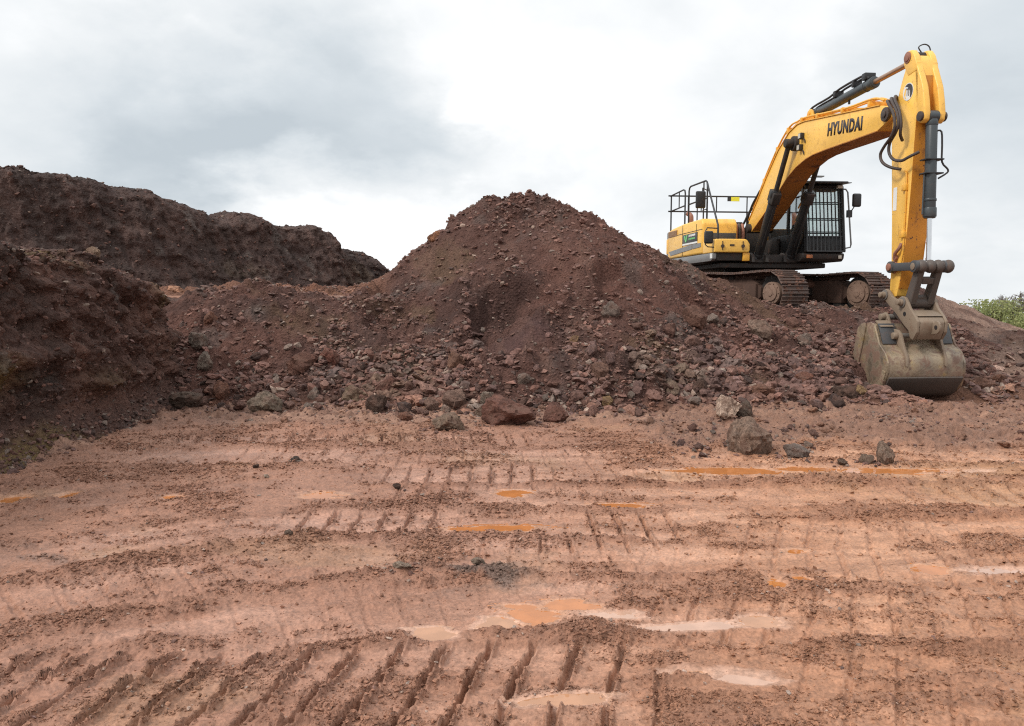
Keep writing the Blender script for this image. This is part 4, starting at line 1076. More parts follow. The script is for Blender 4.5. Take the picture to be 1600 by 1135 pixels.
MB().tube([(-.25, -.30, 2.05), (-.05, -.28, 2.18), (.10, -.20, 2.45), (.28, -.14, 2.50)], .026, 8, 4).done('hose', RUBBER, boom)

# ---------- hydraulic cylinders
def ram(nm, p0, p1, frac, r, rr, mat, rodmat, collar=1.0):
    p0, p1 = Vector(p0), Vector(p1); d = (p1 - p0); L = d.length; d.normalize(); pm = p0 + d * L * frac
    m = MB().cyl(p0 + d * .05, pm, r, n=20)
    m.cyl(pm - d * .16, pm - d * .02, r * 1.16, n=20).cyl(pm - d * .30, pm - d * .26, r * 1.12, n=20).cyl(p0 + d * .05, p0 + d * .14, r * 1.08, n=20)
    side = Vector((0, 1, 0))
    m.cyl(p0 - side * r * .95, p0 + side * r * .95, r * 1.1, n=18)
    o = m.done(nm, mat, ex, .006)
    q = MB().cyl(pm, p1 - d * rr * 1.2, rr, n=16)
    q.done('rod', rodmat, o)
    MB().cyl(p1 - side * r * .8, p1 + side * r * .8, rr * 1.75, n=18).done('rod_eye', MUDDY, o, .008)
    return o, p0, p1, pm, d
for yy in (-.365, .385):
    o, p0, p1, pm, d = ram('boom_cylinder', (.98, yy, 1.28), (2.42, yy, 3.57), .615, .098, .052, BLACK, MUDDY)
    MB().box(-.09, .09, -.14, .14, -.16, .10, Matrix.Translation(pm - d * .12) @ d.to_track_quat('Z', 'Y').to_matrix().to_4x4()).done('rod_guard', MUDDY, o, .02)
    MB().tube([p0 + d * .3 + Vector((.12, -.02, 0)), p0 + d * 1.0 + Vector((.125, 0, .0)), pm - d * .2 + Vector((.12, 0, 0))], .018, 6).done('pipe', BLACK, o)
    for ya in (yy - .20, yy + .13): MB().prism([(.74, 1.20), (1.18, 1.20), (1.12, 1.36), (.98, 1.42), (.84, 1.36)], ya, ya + .07).done('cylinder_bracket', MUDDY, o, .01)
o, p0, p1, pm, d = ram('arm_cylinder', (2.75, .03, 4.10), (6.10, .03, 4.20), .63, .088, .046, CYL, ROD_COPPER)
up = Vector((-d.z, 0, d.x))
for s in (-.05, .05):
    MB().tube([p0 + d * -.16 + up * -.30 + Vector((0, s, 0)), p0 + d * -.16 + up * .04 + Vector((0, s, 0)), p0 + d * -.05 + up * .14 + Vector((0, s, 0)), p0 + d * .6 + up * .15 + Vector((0, s, 0)),
               p0 + d * 1.0 + up * .20 + Vector((0, s, 0)), p0 + d * 1.7 + up * .20 + Vector((0, s, 0)), pm - d * .25 + up * .17 + Vector((0, s, 0)), pm - d * .12 + up * .09 + Vector((0, s, 0))], .022, 8, 3).done('hose', RUBBER, o)
for bx_, M_ in (((-.06, .06, -.10, .10, -.06, .06), Matrix.Translation(pm - d * .22 + up * .15)), ((-.04, .04, -.09, .09, -.04, .08), Matrix.Translation(p0 + d * .85 + up * .12)), ((-.03, .03, -.09, .09, -.04, .08), Matrix.Translation(p0 + d * 1.5 + up * .12))):
    MB().box(*bx_, M_).done('hose_clamp', BLACK, o, .01)
MB().cyl(p0 + d * 1.25 - up * .09, p0 + d * 1.25 - up * .15, .022).done('drain_plug', BLACK, o)

# ---------- arm
AP = [(6.14, 4.19), (6.05, 4.06), (5.95, 3.86), (5.84, 3.59), (5.74, 3.32), (5.735, 3.0), (5.77, 2.5), (5.84, 1.6), (5.875, .94), (5.86, .50), (5.92, .40), (6.06, .44), (6.11, .62), (6.19, .95), (6.27, 1.55), (6.32, 2.26), (6.345, 2.82), (6.375, 3.25), (6.40, 3.6), (6.385, 3.85), (6.32, 4.08), (6.24, 4.19)]
arm = MB().prism(AP, -.165, .185).done('arm', YEL, ex, .014)
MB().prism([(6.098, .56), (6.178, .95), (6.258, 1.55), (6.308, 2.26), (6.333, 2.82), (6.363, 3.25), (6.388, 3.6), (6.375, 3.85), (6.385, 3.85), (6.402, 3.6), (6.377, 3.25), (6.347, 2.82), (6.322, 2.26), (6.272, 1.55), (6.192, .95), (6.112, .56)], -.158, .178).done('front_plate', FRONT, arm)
EP = [(6.22, 4.22), (6.32, 4.06), (6.42, 3.84), (6.50, 3.66), (6.55, 3.45), (6.585, 3.24), (6.57, 3.14), (6.50, 3.09), (6.43, 3.12), (6.37, 3.25), (6.33, 3.6), (6.28, 3.95)]
for y0, y1 in ((-.165, -.060), (.080, .185)):
    MB().prism(EP, y0, y1).done('cylinder_ear', YEL, arm, .022, seg=3)
TE = [(6.03, 4.03), (5.985, 4.12), (6.01, 4.24), (6.09, 4.30), (6.18, 4.29), (6.26, 4.20), (6.33, 4.05), (6.33, 3.93), (6.12, 3.90)]
for y0, y1 in ((-.172, -.07), (.09, .192)):
    MB().prism(TE, y0, y1).done('rod_ear', YEL, arm, .02, seg=3)
MB().cyl((6.10, -.20, 4.195), (6.10, .22, 4.195), .062, n=18).cyl((6.10, -.187, 4.195), (6.10, -.172, 4.195), .09, n=18).done('rod_pin', RUSTPIPE, arm, .006)
MB().tube([(6.10, .05, 4.28), (6.10, .0, 4.36), (6.12, .08, 4.40), (6.14, .15, 4.36), (6.16, .17, 4.25)], .010, 6, 4).done('grease_hose', RUBBER, arm)
MB().cyl((6.50, -.20, 3.20), (6.50, -.165, 3.20), .075, n=18).cyl((6.50, .185, 3.20), (6.50, .22, 3.20), .075, n=18).cyl((6.50, -.165, 3.20), (6.50, .185, 3.20), .05, n=16).done('cylinder_pin', BROWNHOSE, arm, .006)
# round badge and side label
badge = link('round_badge', MB().cyl((0, 0, 0), (0, 0, .004), .135, n=36).done('b', DECALW, None).data, None, arm)
bpy.data.objects.remove(bpy.data.objects['b'])
badge.matrix_local = decal_matrix(6.14, -.1655, 3.66, 0)
cr = MB(); TT = np.linspace(R(-40), R(150), 24)
outer = [(.122 * math.sin(t), .122 * math.cos(t)) for t in TT]; inner = [(-.012 + (.118 - .062 * math.sin(math.pi * i_ / 23) ** .7) * math.sin(t), -.004 + (.120 - .058 * math.sin(math.pi * i_ / 23) ** .7) * math.cos(t)) for i_, t in enumerate(TT)]
cr.prism(outer + inner[1:-1][::-1], .0043, .0063, 'z'); cr.done('dark_crescent', DECALB, badge)
bt = link('badge_lettering', letter_mesh('TB', .13, .085, .0015), DECALG2, badge); bt.location = (-.045, -.065, .0045)
bt2 = MB().prism([(-.105, -.02), (-.07, .06), (-.045, .055), (-.07, -.06), (-.04, -.095), (-.06, -.10)], .0043, .006, 'z').done('ochre_arc', YEL, badge)
MB().box(5.86, 5.96, -.1695, -.166, 1.83, 2.20).done('white_label', DECALW, arm)
# hoses between boom and arm
for hp in ([(5.70, -.16, 3.58), (5.80, -.30, 3.60), (6.00, -.40, 3.50), (6.17, -.42, 3.32), (6.23, -.42, 3.12), (6.15, -.42, 2.97), (5.96, -.42, 2.84), (5.86, -.42, 2.73), (5.91, -.41, 2.60), (6.05, -.36, 2.50), (6.16, -.24, 2.45)],
           [(5.72, -.10, 3.60), (5.84, -.26, 3.63), (6.03, -.36, 3.52), (6.20, -.38, 3.33), (6.26, -.38, 3.13), (6.18, -.38, 3.00), (6.04, -.38, 2.87), (6.02, -.37, 2.73), (6.13, -.36, 2.61), (6.30, -.33, 2.56), (6.42, -.28, 2.60), (6.52, -.18, 2.66)],
           [(5.71, -.05, 3.62), (5.86, -.20, 3.66), (6.06, -.33, 3.54), (6.22, -.35, 3.34), (6.28, -.35, 3.14), (6.24, -.33, 2.98), (6.16, -.24, 2.90)]):
    MB().tube(hp, .024, 10, 6).done('hose', BROWNHOSE, boom)
MB().box(5.64, 5.74, -.20, .24, 3.50, 3.66).done('hose_bracket', YEL_DIRTY, boom, .02)
MB().tube([(6.16, -.185, 2.42), (6.22, -.185, 2.38), (6.23, -.185, 2.20), (6.22, -.185, 1.2), (6.17, -.185, .98)], .016, 6).done('arm_pipe', YEL_DIRTY, arm)
for zz in (2.16, 1.42): MB().box(6.14, 6.25, -.215, -.166, zz - .05, zz + .05).done('pipe_clamp', YEL_DIRTY, arm, .008)
MB().tube([(6.02, -.19, 1.02), (6.06, -.22, 1.12), (6.16, -.22, 1.20), (6.18, -.19, 1.28)], .028, 8, 4).cyl((6.03, -.166, 1.06), (6.03, -.215, 1.06), .045).done('shut_off_valve', RUSTPIPE, arm)
MB().tube([(6.26, .19, 1.30), (6.27, .215, 1.10), (6.24, .20, 1.02)], .022, 8, 3).done('shut_off_valve', RUSTPIPE, arm)
# bucket cylinder
o, p0, p1, pm, d = ram('bucket_cylinder', (6.50, .01, 3.20), (6.585, .01, .93), .685, .085, .038, CYL, CHROME)
MB().tube([p0 + d * .22 + Vector((.03, .07, 0)), p0 + d * .24 + Vector((.05, .13, 0)), p0 + d * .45 + Vector((.05, .145, 0)), p0 + d * .70 + Vector((.05, .15, 0)), p0 + d * .80 + Vector((.05, .24, 0)), p0 + d * .86 + Vector((.05, .24, 0)), p0 + d * .95 + Vector((.04, .10, 0))], .014, 8, 3).done('hose', RUBBER, o)
MB().tube([p0 + d * .85 + Vector((.0, -.10, 0)), p0 + d * 1.5 + Vector((.0, -.12, 0)), pm + d * -.06 + Vector((.0, -.12, 0))], .014, 6).done('pipe', CYL, o)
for zc in (2.53, 2.32): MB().box(6.44, 6.62, -.12, .17, zc, zc + .022).done('pipe_clamp', BLACK, o, .004)
# idler links and bucket link
for yy in (-.255, .225):
    ln = MB().prism([(5.95, .845), (6.60, .835), (6.60, .965), (5.95, .975)], yy, yy + .05).cyl((5.98, yy - .01, .91), (5.98, yy + .06, .91), .095, n=18).cyl((6.615, yy - .01, .90), (6.615, yy + .06, .90), .095, n=18).done('idler_link', DGREY, ex, .01)
    MB().cyl((6.615, yy - .02, .90), (6.615, yy - .01, .90), .055, n=14).done('pin', STEEL_TAN, ln, .004)
MB().cyl((5.98, -.29, .91), (5.98, .31, .91), .06, n=16).cyl((5.98, -.20, .91), (5.98, .22, .91), .10, n=16).done('link_pin', RUSTPIPE, ex, .008)
hl = MB().cyl((6.615, -.20, .90), (6.615, .33, .90), .085, n=20).cyl((6.37, -.17, .34), (6.37, .19, .34), .10, n=20)
for y0, y1 in ((-.19, -.085), (.105, .21)):
    hl.prism([(6.55, .90), (6.68, .88), (6.47, .30), (6.30, .36)], y0, y1)
hl.prism([(6.52, .75), (6.62, .72), (6.585, .62), (6.49, .66)], -.085, .105)
hl.prism([(6.40, .47), (6.47, .43), (6.45, .36), (6.36, .40)], -.085, .105)
for yy in (-.15, .0, .13, .30): hl.sphere((6.64, yy, .90), .105, 1, .8, 1)
hl.done('bucket_link', LINKM, ex, .012, seg=1)

# ---------- quick hitch
QP = [(5.78, .46), (5.80, .53), (5.88, .56), (5.96, .53), (6.05, .44), (6.16, .39), (6.24, .40), (6.32, .44), (6.42, .42), (6.47, .36), (6.54, .26), (6.70, .12), (6.76, .05), (6.75, -.12), (6.66, -.24), (6.58, -.21), (6.54, -.10), (6.40, -.01), (6.20, .15), (6.02, .27), (5.88, .36), (5.80, .40)]
qh = MB().prism(QP, -.245, -.195).prism(QP, .215, .265).done('quick_hitch', STEEL_TAN, ex, .010)
MB().prism([(6.58, .13), (6.70, .11), (6.76, .04), (6.75, -.10), (6.67, -.24), (6.56, -.20), (6.54, -.02)], -.194, .214).done('hitch_block', STEEL_TAN, qh, .02)
MB().prism([(6.60, .18), (6.70, .13), (6.62, .12), (6.50, .22)], -.194, .214).done('hitch_lip', STEEL_TAN, qh, .006)
MB().prism([(6.05, .20), (6.30, .06), (6.50, -.04), (6.52, -.10), (6.30, 0.0), (6.02, .14)], -.194, .214).done('hitch_floor', MUDDY, qh, .006)
for (x, z) in ((5.87, .46), (6.36, .34)):
    MB().cyl((x, -.30, z), (x, .32, z), .055, n=18).cyl((x, -.345, z), (x, -.30, z), .045, n=14).done('hitch_pin', STEEL_TAN, qh, .008)
    MB().cyl((x, -.262, z), (x, -.246, z), .085, n=18).done('pin_collar', STEEL_GREY, qh, .004)
lug = MB()
ring = [(.10 + .085 * math.cos(t), .02 + .10 * math.sin(t)) for t in np.linspace(-math.pi * .5, math.pi * .75, 12)]
lug.prism([(-.02, .13)] + [(p[0], p[1] - .02) for p in ring[::-1]] + [(-.02, -.12)], -.02, .02)
lo = lug.done('lifting_eye', STEEL_TAN, qh, .012)
lo.location = (6.74, .03, -.04)
MB().cyl((6.84, .005, -.04), (6.84, .055, -.04), .035, n=12).done('eye_hole', BLACK, qh)
MB().cyl((6.43, -.252, .16), (6.43, -.245, .16), .035, n=12).done('lock_hole', BLACK, qh)

# ---------- bucket
SP = [(6.12, .02), (5.90, -.01), (5.80, -.08), (5.71, -.40), (5.64, -.66), (5.74, -.88), (5.95, -1.03), (6.25, -1.13), (6.40, -1.12), (6.56, -.98), (6.66, -.74), (6.66, -.60), (6.57, -.45), (6.40, -.32), (6.31, -.16), (6.24, -.01)]
bucket = None
shell = [(6.20, .00), (6.27, -.14), (6.36, -.31), (6.52, -.41), (6.62, -.53), (6.65, -.66), (6.635, -.84), (6.56, -.90), (6.44, -1.06), (6.15, -1.125), (5.90, -1.07)]
BK0, BK1 = -.62, .655
def thick(pts, t):
    n = len(pts); out = []
    for i in range(n):
        a, b_ = pts[max(i - 1, 0)], pts[min(i + 1, n - 1)]
        dx, dz = b_[0] - a[0], b_[1] - a[1]; l = math.hypot(dx, dz); out.append((pts[i][0] + dz / l * t, pts[i][1] - dx / l * t))
    return pts + out[::-1]
def dense(pts, k=4):
    P = np.array(pts); n = len(P); q = []
    for i in range(n - 1):
        a, b_, c_, d_ = P[max(i - 1, 0)], P[i], P[i + 1], P[min(i + 2, n - 1)]
        for j in range(k):
            t = j / k; q.append(tuple(.5 * ((2 * b_) + (c_ - a) * t + (2 * a - 5 * b_ + 4 * c_ - d_) * t * t + (3 * b_ - a - 3 * c_ + d_) * t ** 3)))
    return q + [tuple(P[-1])]
bucket = MB().prism(thick(dense(shell), .03), BK0 + .02, BK1 - .02).done('bucket', BUCKET, ex, 0)
for y0, y1 in ((BK0 - .015, BK0 + .02), (BK1 - .02, BK1 + .015)):
    sp_ = MB().prism(SP, y0, y1).done('side_plate', BUCKET, bucket, .008)
    s0, s1 = (y0 - .022, y0) if y0 < 0 else (y1, y1 + .022)
    MB().prism([(5.90, -.01), (5.80, -.08), (5.71, -.40), (5.64, -.66), (5.74, -.88), (5.84, -.90), (5.87, -.60), (5.97, -.30), (6.04, .01)], s0, s1).done('cheek_strip', BUCKET, sp_, .006)
    MB().prism([(5.95, -1.03), (6.25, -1.13), (6.40, -1.12), (6.56, -.98), (6.64, -.74), (6.55, -.72), (6.47, -.88), (6.36, -.96), (6.20, -.97), (5.98, -.92)], s0, s1).done('wear_plate', BUCKET, sp_, .006)
for y0, y1 in ((BK0 + .05, -.30), (.33, BK1 - .04)): MB().prism([(6.25, .005), (6.325, -.14), (6.40, -.315), (6.385, -.325), (6.30, -.15), (6.225, -.005)], y0, y1).done('top_plate', DGREY, bucket, .006)
MB().prism([(6.60, -.86), (6.645, -.82), (6.665, -.84), (6.615, -.92), (6.48, -1.09), (6.38, -1.16), (6.36, -1.135), (6.44, -1.06)], BK0 + .02, BK1 - .02).done('heel_wear_strip', HEEL, bucket, .006)
BE = [(5.96, .16), (6.03, .18), (6.10, .13), (6.14, .04), (6.26, -.08), (6.40, -.10), (6.48, -.16), (6.56, -.34), (6.66, -.52), (6.68, -.66), (6.60, -.62), (6.50, -.46), (6.35, -.33), (6.22, -.06), (6.05, -.02), (5.94, .06)]
for y0, y1 in ((-.335, -.29), (.31, .355)):
    e = MB().prism(BE, y0, y1).done('bucket_ear', STEEL_TAN, bucket, .008)
    s = -1 if y0 < 0 else 1; ya = y0 if s < 0 else y1
    for (x, z) in ((6.02, .10), (6.39, -.19)):
        MB().cyl((x, ya, z), (x, ya + .075 * s, z), .055, n=16).done('bucket_pin', STEEL_TAN, e, .008)
for (x, z) in ((6.02, .10), (6.39, -.19)): MB().cyl((x, -.29, z), (x, .31, z), .045, n=14).done('bucket_pin', STEEL_GREY, bucket)
for y0, y1 in ((-.56, -.336), (.357, .60)): MB().prism([(6.14, .03), (6.27, -.03), (6.30, -.045), (6.15, .05)], y0, y1).done('gusset', STEEL_TAN, bucket)
th = None
for k in range(5):
    yy = BK0 + .12 + k * (BK1 - BK0 - .24) / 4
    if th is None:
        t_ = MB().prism([(5.93, -1.10), (5.90, -1.02), (5.66, -.99), (5.60, -1.01), (5.66, -1.03)], -.045, .045).done('tooth', STEEL_GREY, bucket, .006); th = t_.data
    else: t_ = link('tooth', th, None, bucket)
    t_.location = (0, yy, 0)
# ================================================================== stones, rubble and crumbs
def rock_mesh(name, sub, seed, cuts=11, rough=.10, flat=1.0):
    r_ = np.random.default_rng(seed)
    bm = bmesh.new(); bmesh.ops.create_icosphere(bm, subdivisions=sub, radius=1.0)
    V = np.array([v.co[:] for v in bm.verts]); F = np.array([[v.index for v in f.verts] for f in bm.faces]); bm.free()
    n = r_.normal(size=(cuts, 3)); n /= np.linalg.norm(n, axis=1)[:, None]; dd_ = r_.uniform(.62, 1.0, cuts)
    dot = V @ n.T
    rad_ = np.min(np.where(dot > 1e-3, dd_ / np.maximum(dot, 1e-3), 9), axis=1)
    rad_ = np.minimum(rad_, 1.25)
    o = r_.uniform(0, 50, 3)
    rad_ = rad_ * (1 + rough * fbm3(V[:, 0] * 1.6 + o[0], V[:, 1] * 1.6 + o[1], V[:, 2] * 1.6 + o[2], 2, .5, seed))
    if sub >= 3: rad_ = rad_ * (1 + rough * 1.5 * (.4 - np.abs(fbm3(V[:, 0] * 4 + o[0], V[:, 1] * 4, V[:, 2] * 4 + o[1], 3, .6, seed + 1))))
    if sub >= 3: rad_ = rad_ * (1 - .22 * rough / .12 * np.clip(fbm3(V[:, 0] * 2.6 + o[2], V[:, 1] * 2.6, V[:, 2] * 2.6 + o[0], 3, .5, seed + 5), 0, .6))
    if sub >= 4: rad_ = rad_ * (1 + rough * .8 * fbm3(V[:, 0] * 11, V[:, 1] * 11 + o[2], V[:, 2] * 11, 3, .6, seed + 2))
    V = V * rad_[:, None] * [1, 1, flat]
    V = V / np.abs(V).max(0)[None, :] * [1, 1, flat]
    me = np_mesh(name, V, F, smooth_shade=sub >= 3)
    if sub >= 3: me.set_sharp_from_angle(angle=R(38))
    return me
def chip_mesh(name, seed, npt, flat):
    r_ = np.random.default_rng(seed)
    p = r_.normal(size=(npt, 3)); p /= np.linalg.norm(p, axis=1)[:, None]; p *= r_.uniform(.75, 1.05, (npt, 1)); p *= [1, .85, flat]
    bm = bmesh.new()
    for q in p: bm.verts.new(q)
    bmesh.ops.convex_hull(bm, input=bm.verts[:]); 
    loose = [v for v in bm.verts if not v.link_faces]
    if loose: bmesh.ops.delete(bm, geom=loose, context='VERTS')
    bmesh.ops.triangulate(bm, faces=bm.faces[:]); bmesh.ops.recalc_face_normals(bm, faces=bm.faces[:])
    me = bpy.data.meshes.new(name); bm.to_mesh(me); bm.free()
    return me
def stone_material(name, attr):
    m, gg, b = new_mat(name)
    if attr: cc = gg.n('ShaderNodeAttribute', attribute_name='tint', attribute_type='INSTANCER').outputs['Color']
    else: cc = gg.n('ShaderNodeObjectInfo').outputs['Color']
    tcn = gg.n('ShaderNodeTexCoord').outputs['Object']
    n1 = gg.noise(tcn, 2.2, 6, .65); n2 = gg.noise(tcn, 9.0, 5, .65)
    c = gg.vmath('SCALE', cc, gg.math('ADD', gg.remap(n1, .3, .7, .62, 1.35), gg.remap(n2, .3, .7, -.2, .25)))
    if not attr: c = gg.mix(gg.math('MULTIPLY', gg.remap(gg.noise(tcn, 1.3, 4, .6), .46, .64), .70), c, (.140, .078, .058))
    gg.put(b.inputs['Base Color'], c)
    b.inputs['Roughness'].default_value = .9
    b.inputs['Specular IOR Level'].default_value = .22
    if not attr: bump(gg, b, gg.math('ADD', n2, gg.noise(tcn, 24, 4, .65)), 1.0, .02)
    return m
STONE_I, STONE_O = stone_material('loose_stone', True), stone_material('boulder_stone', False)
src = bpy.data.collections.new('rubble_shapes'); src_lo = bpy.data.collections.new('crumb_shapes')
for k in range(9):
    me = chip_mesh('stone_shape', 900 + k, 11 + 2 * (k % 4), .60 + .12 * (k % 4)); me.materials.append(STONE_I)
    o = bpy.data.objects.new('stone_shape_%d' % k, me); src.objects.link(o)
for k in range(6):
    me = chip_mesh('crumb_shape', 950 + k, 9 + k, .70); me.materials.append(STONE_I)
    o = bpy.data.objects.new('crumb_shape_%d' % k, me); src_lo.objects.link(o)
def scatter(name, P, S, tint, coll, nvar, label):
    """stuff: instanced small stones on given points"""
    n = len(P); me = bpy.data.meshes.new(name)
    me.vertices.add(n); me.vertices.foreach_set('co', np.asarray(P, np.float32).ravel())
    def put(nm, ty, key, arr, dt=np.float32):
        a = me.attributes.new(nm, ty, 'POINT'); a.data.foreach_set(key, np.asarray(arr, dt).ravel())
    put('size', 'FLOAT_VECTOR', 'vector', S); put('spin', 'FLOAT_VECTOR', 'vector', np.stack([rng.uniform(-.5, .5, n), rng.uniform(-.5, .5, n), rng.uniform(0, 6.28, n)], -1))
    put('pick', 'INT', 'value', rng.integers(0, nvar, n), np.int32)
    put('tint', 'FLOAT_COLOR', 'color', np.concatenate([tint, np.ones((n, 1))], -1))
    o = link(name, me)
    ng = bpy.data.node_groups.new(name, 'GeometryNodeTree')
    ng.interface.new_socket('Geometry', in_out='INPUT', socket_type='NodeSocketGeometry'); ng.interface.new_socket('Geometry', in_out='OUTPUT', socket_type='NodeSocketGeometry')
    N = ng.nodes.new; gi, go = N('NodeGroupInput'), N('NodeGroupOutput'); ip = N('GeometryNodeInstanceOnPoints'); ci = N('GeometryNodeCollectionInfo')
    ci.inputs['Collection'].default_value = coll; ci.inputs['Separate Children'].default_value = True; ci.inputs['Reset Children'].default_value = True
    def attr(nm, ty):
        a = N('GeometryNodeInputNamedAttribute'); a.data_type = ty; a.inputs['Name'].default_value = nm; return a.outputs['Attribute']
    L_ = ng.links.new
    L_(gi.outputs[0], ip.inputs['Points']); L_(ci.outputs[0], ip.inputs['Instance']); ip.inputs['Pick Instance'].default_value = True
    L_(attr('pick', 'INT'), ip.inputs['Instance Index']); L_(attr('spin', 'FLOAT_VECTOR'), ip.inputs['Rotation']); L_(attr('size', 'FLOAT_VECTOR'), ip.inputs['Scale'])
    L_(ip.outputs[0], go.inputs[0])
    md = o.modifiers.new('scatter', 'NODES'); md.node_group = ng
    tag(o, label, kind='stuff')
    return o
T_BROWN, T_RED, T_GREY, T_PURP, T_PALE, T_DARK = (np.array(q) for q in ((.125, .069, .054), (.136, .070, .054), (.155, .115, .094), (.122, .072, .062), (.215, .152, .120), (.072, .046, .039)))
def tints(n, w):
    pal = np.stack([T_BROWN, T_RED, T_GREY, T_PURP, T_PALE, T_DARK])
    t = pal[rng.choice(6, n, p=np.array(w) / sum(w))]
    return t * rng.uniform(.70, 1.22, (n, 1))
def sizes(r):
    n = len(r); return r[:, None] * np.stack([rng.uniform(.8, 1.35, n), rng.uniform(.75, 1.2, n), rng.uniform(.6, 1.0, n)], -1)

# --- rubble over the heap face
gyy, gxx = np.gradient(HY, axis=0), np.gradient(HX, axis=1)
sl = np.hypot(np.gradient(HB, axis=0) / gyy, np.gradient(HB, axis=1) / gxx)
area = gyy * gxx
vis = (HY < 16.6) & (HX > -5.4) & (HX < 12) & (HB > -.02) & ~((np.hypot(HX - 5.84, HY - 18.6) < 2.8))
foot = 1 - smooth(.1, 1.4, HB)
clump = smooth(-.25, .3, fbm2(HX * 1.1, HY * 1.1, 4, .55, 700))
w = area * vis * (.16 + 1.0 * H_ROUGH * clump + .8 * foot * clump * (1 + .8 * smooth(2.5, 4, HX)) + .25 * smooth(2.6, 3.4, HB)) * (1 - .92 * H_SM) * (1 - .85 * H_RIGHT) * (np.hypot((HX - 6.55) / 1.05, (HY - 12.15) / .85) > 1) * (1 - .7 * smooth(8.0, 8.8, HX))
w = w.ravel() / w.sum()
def pick_heap(n):
    i = rng.choice(w.size, n, p=w)
    x = HX.ravel()[i] + rng.uniform(-.012, .012, n); y = HY.ravel()[i] + rng.uniform(-.012, .012, n)
    return x, y, HZ.ravel()[i], HB.ravel()[i]
n = 42000
x, y, zz_, zb = pick_heap(n)
r = .007 + .0125 * rng.pareto(2.0, n).clip(0, 3.8) + .004 * rng.random(n)
r = r * (1 + .75 * (1 - smooth(.05, 1.2, zb)))
tn = tints(n, (5, 2.8, .9, 1.6, .45, 1.0)) * (1.0 + .40 * smooth(.012, .035, r))[:, None]
scatter('rubble', np.stack([x, y, zz_ + r * .22], -1), sizes(r), tn, src, 9, 'loose brown stones covering the face of the spoil heap')
# --- sticky clods of the same earth, thick along the foot and in bands on the face
clod_src = bpy.data.collections.new('clod_shapes')
for k in range(8):
    me = rock_mesh('clod_shape', 3, 1700 + k, 9, .34, .6 + .1 * (k % 4)); me.materials.append(STONE_I)
    clod_src.objects.link(bpy.data.objects.new('clod_shape_%d' % k, me))
band = smooth(.0, .4, fbm2(HX * 1.6, HY * 1.2, 4, .6, 705))
w_save = w; w = (w_save.reshape(HX.shape) * (.15 + band) * (.6 + 1.6 * foot)).ravel(); w /= w.sum()
n = 9000; x, y, zz_, zb = pick_heap(n); w = w_save
rc = (.018 + .026 * rng.pareto(2.3, n).clip(0, 2.6)) * (1 + .5 * (1 - smooth(.05, 1.0, zb)))
ii_ = np.clip(((x - hx[0]) / (hx[1] - hx[0])).astype(int), 0, len(hx) - 1); jj_ = np.clip(np.interp(y, hy, np.arange(len(hy))).astype(int), 0, len(hy) - 1)
tc_ = HC[jj_, ii_, :3] * rng.uniform(.9, 1.6, (n, 1)) + .010
scatter('earth_clods', np.stack([x, y, zz_ + rc * .12], -1), sizes(rc), tc_, clod_src, 8, 'sticky clods of red brown earth on the heap face and foot')
# --- earth lumps along the foot of the banks, on the bank tops and the dark toe of soil
pts, rr_ = [], []
X, Y, Z = NB
m_ = (Z > -.05) & (Y > 4.5)
wt_ = np.where(m_, .9 + 2.2 * np.exp(-(Z - .05) ** 2 / .05) + .8 * np.exp(-(Z - 2.0) ** 2 / .02), 0).ravel(); wt_ /= wt_.sum()
i = rng.choice(wt_.size, 26000, p=wt_); rs = .007 + .012 * rng.pareto(2.1, 26000).clip(0, 3.2)
pts.append(np.stack([X.ravel()[i], Y.ravel()[i], Z.ravel()[i] + rs * .15], -1)); rr_.append(rs)
X, Y, Z = FB
wt_ = (1.0 + 1.2 * np.exp(-(Z - 1.75) ** 2 / .05)).ravel(); wt_ /= wt_.sum()
i = rng.choice(wt_.size, 11000, p=wt_); rs = .012 + .020 * rng.pareto(2.2, 11000).clip(0, 3.0)
pts.append(np.stack([X.ravel()[i], Y.ravel()[i], Z.ravel()[i] + rs * .1], -1)); rr_.append(rs)
P, r = np.concatenate(pts), np.concatenate(rr_)
scatter('bank_rubble', P, sizes(r), tints(len(r), (5, 1.6, 1, 1.4, .25, 2)), src, 9, 'dark lumps of clay fallen along the foot of the banks')
wt_t = (smooth(.2, .8, G_TOE) * (GY ** 2) * (GY < 10.9) * (.1 + smooth(.0, .4, fbm2(GX * 1.1, GY * 1.4, 3, .55, 706)))).ravel(); wt_t /= wt_t.sum()
n = 1500; i = rng.choice(wt_t.size, n, p=wt_t); rs = .014 + .024 * rng.pareto(2.4, n).clip(0, 2.4)
x, y = GX.ravel()[i], GY.ravel()[i]
scatter('toe_clods', np.stack([x, y, ground_z(x, y) + rs * .12], -1), sizes(rs), GC.reshape(-1, 4)[i, :3] * rng.uniform(.6, 1.1, (n, 1)), clod_src, 8, 'lumps of earth on the strip between heap and mud')
wt_ = (smooth(.2, .8, G_TOE) * smooth(2, 5, GY) * (GY ** 2) * (GY < 10.9) * (.25 + smooth(-.2, .3, fbm2(GX * 1.3, GY * 1.3, 3, .5, 701)))).ravel(); wt_ /= wt_.sum()
n = 17000; i = rng.choice(wt_.size, n, p=wt_); rs = .007 + .011 * rng.pareto(2.4, n).clip(0, 2.6)
x, y = GX.ravel()[i] + rng.uniform(-.01, .01, n), GY.ravel()[i] + rng.uniform(-.02, .02, n)
scatter('toe_rubble', np.stack([x, y, ground_z(x, y) + rs * .2], -1), sizes(rs), tints(n, (5, 2, 1.2, 2, .6, 1.0)) * 1.25, src, 9, 'crumbled brown earth strewn at the foot of the heap')
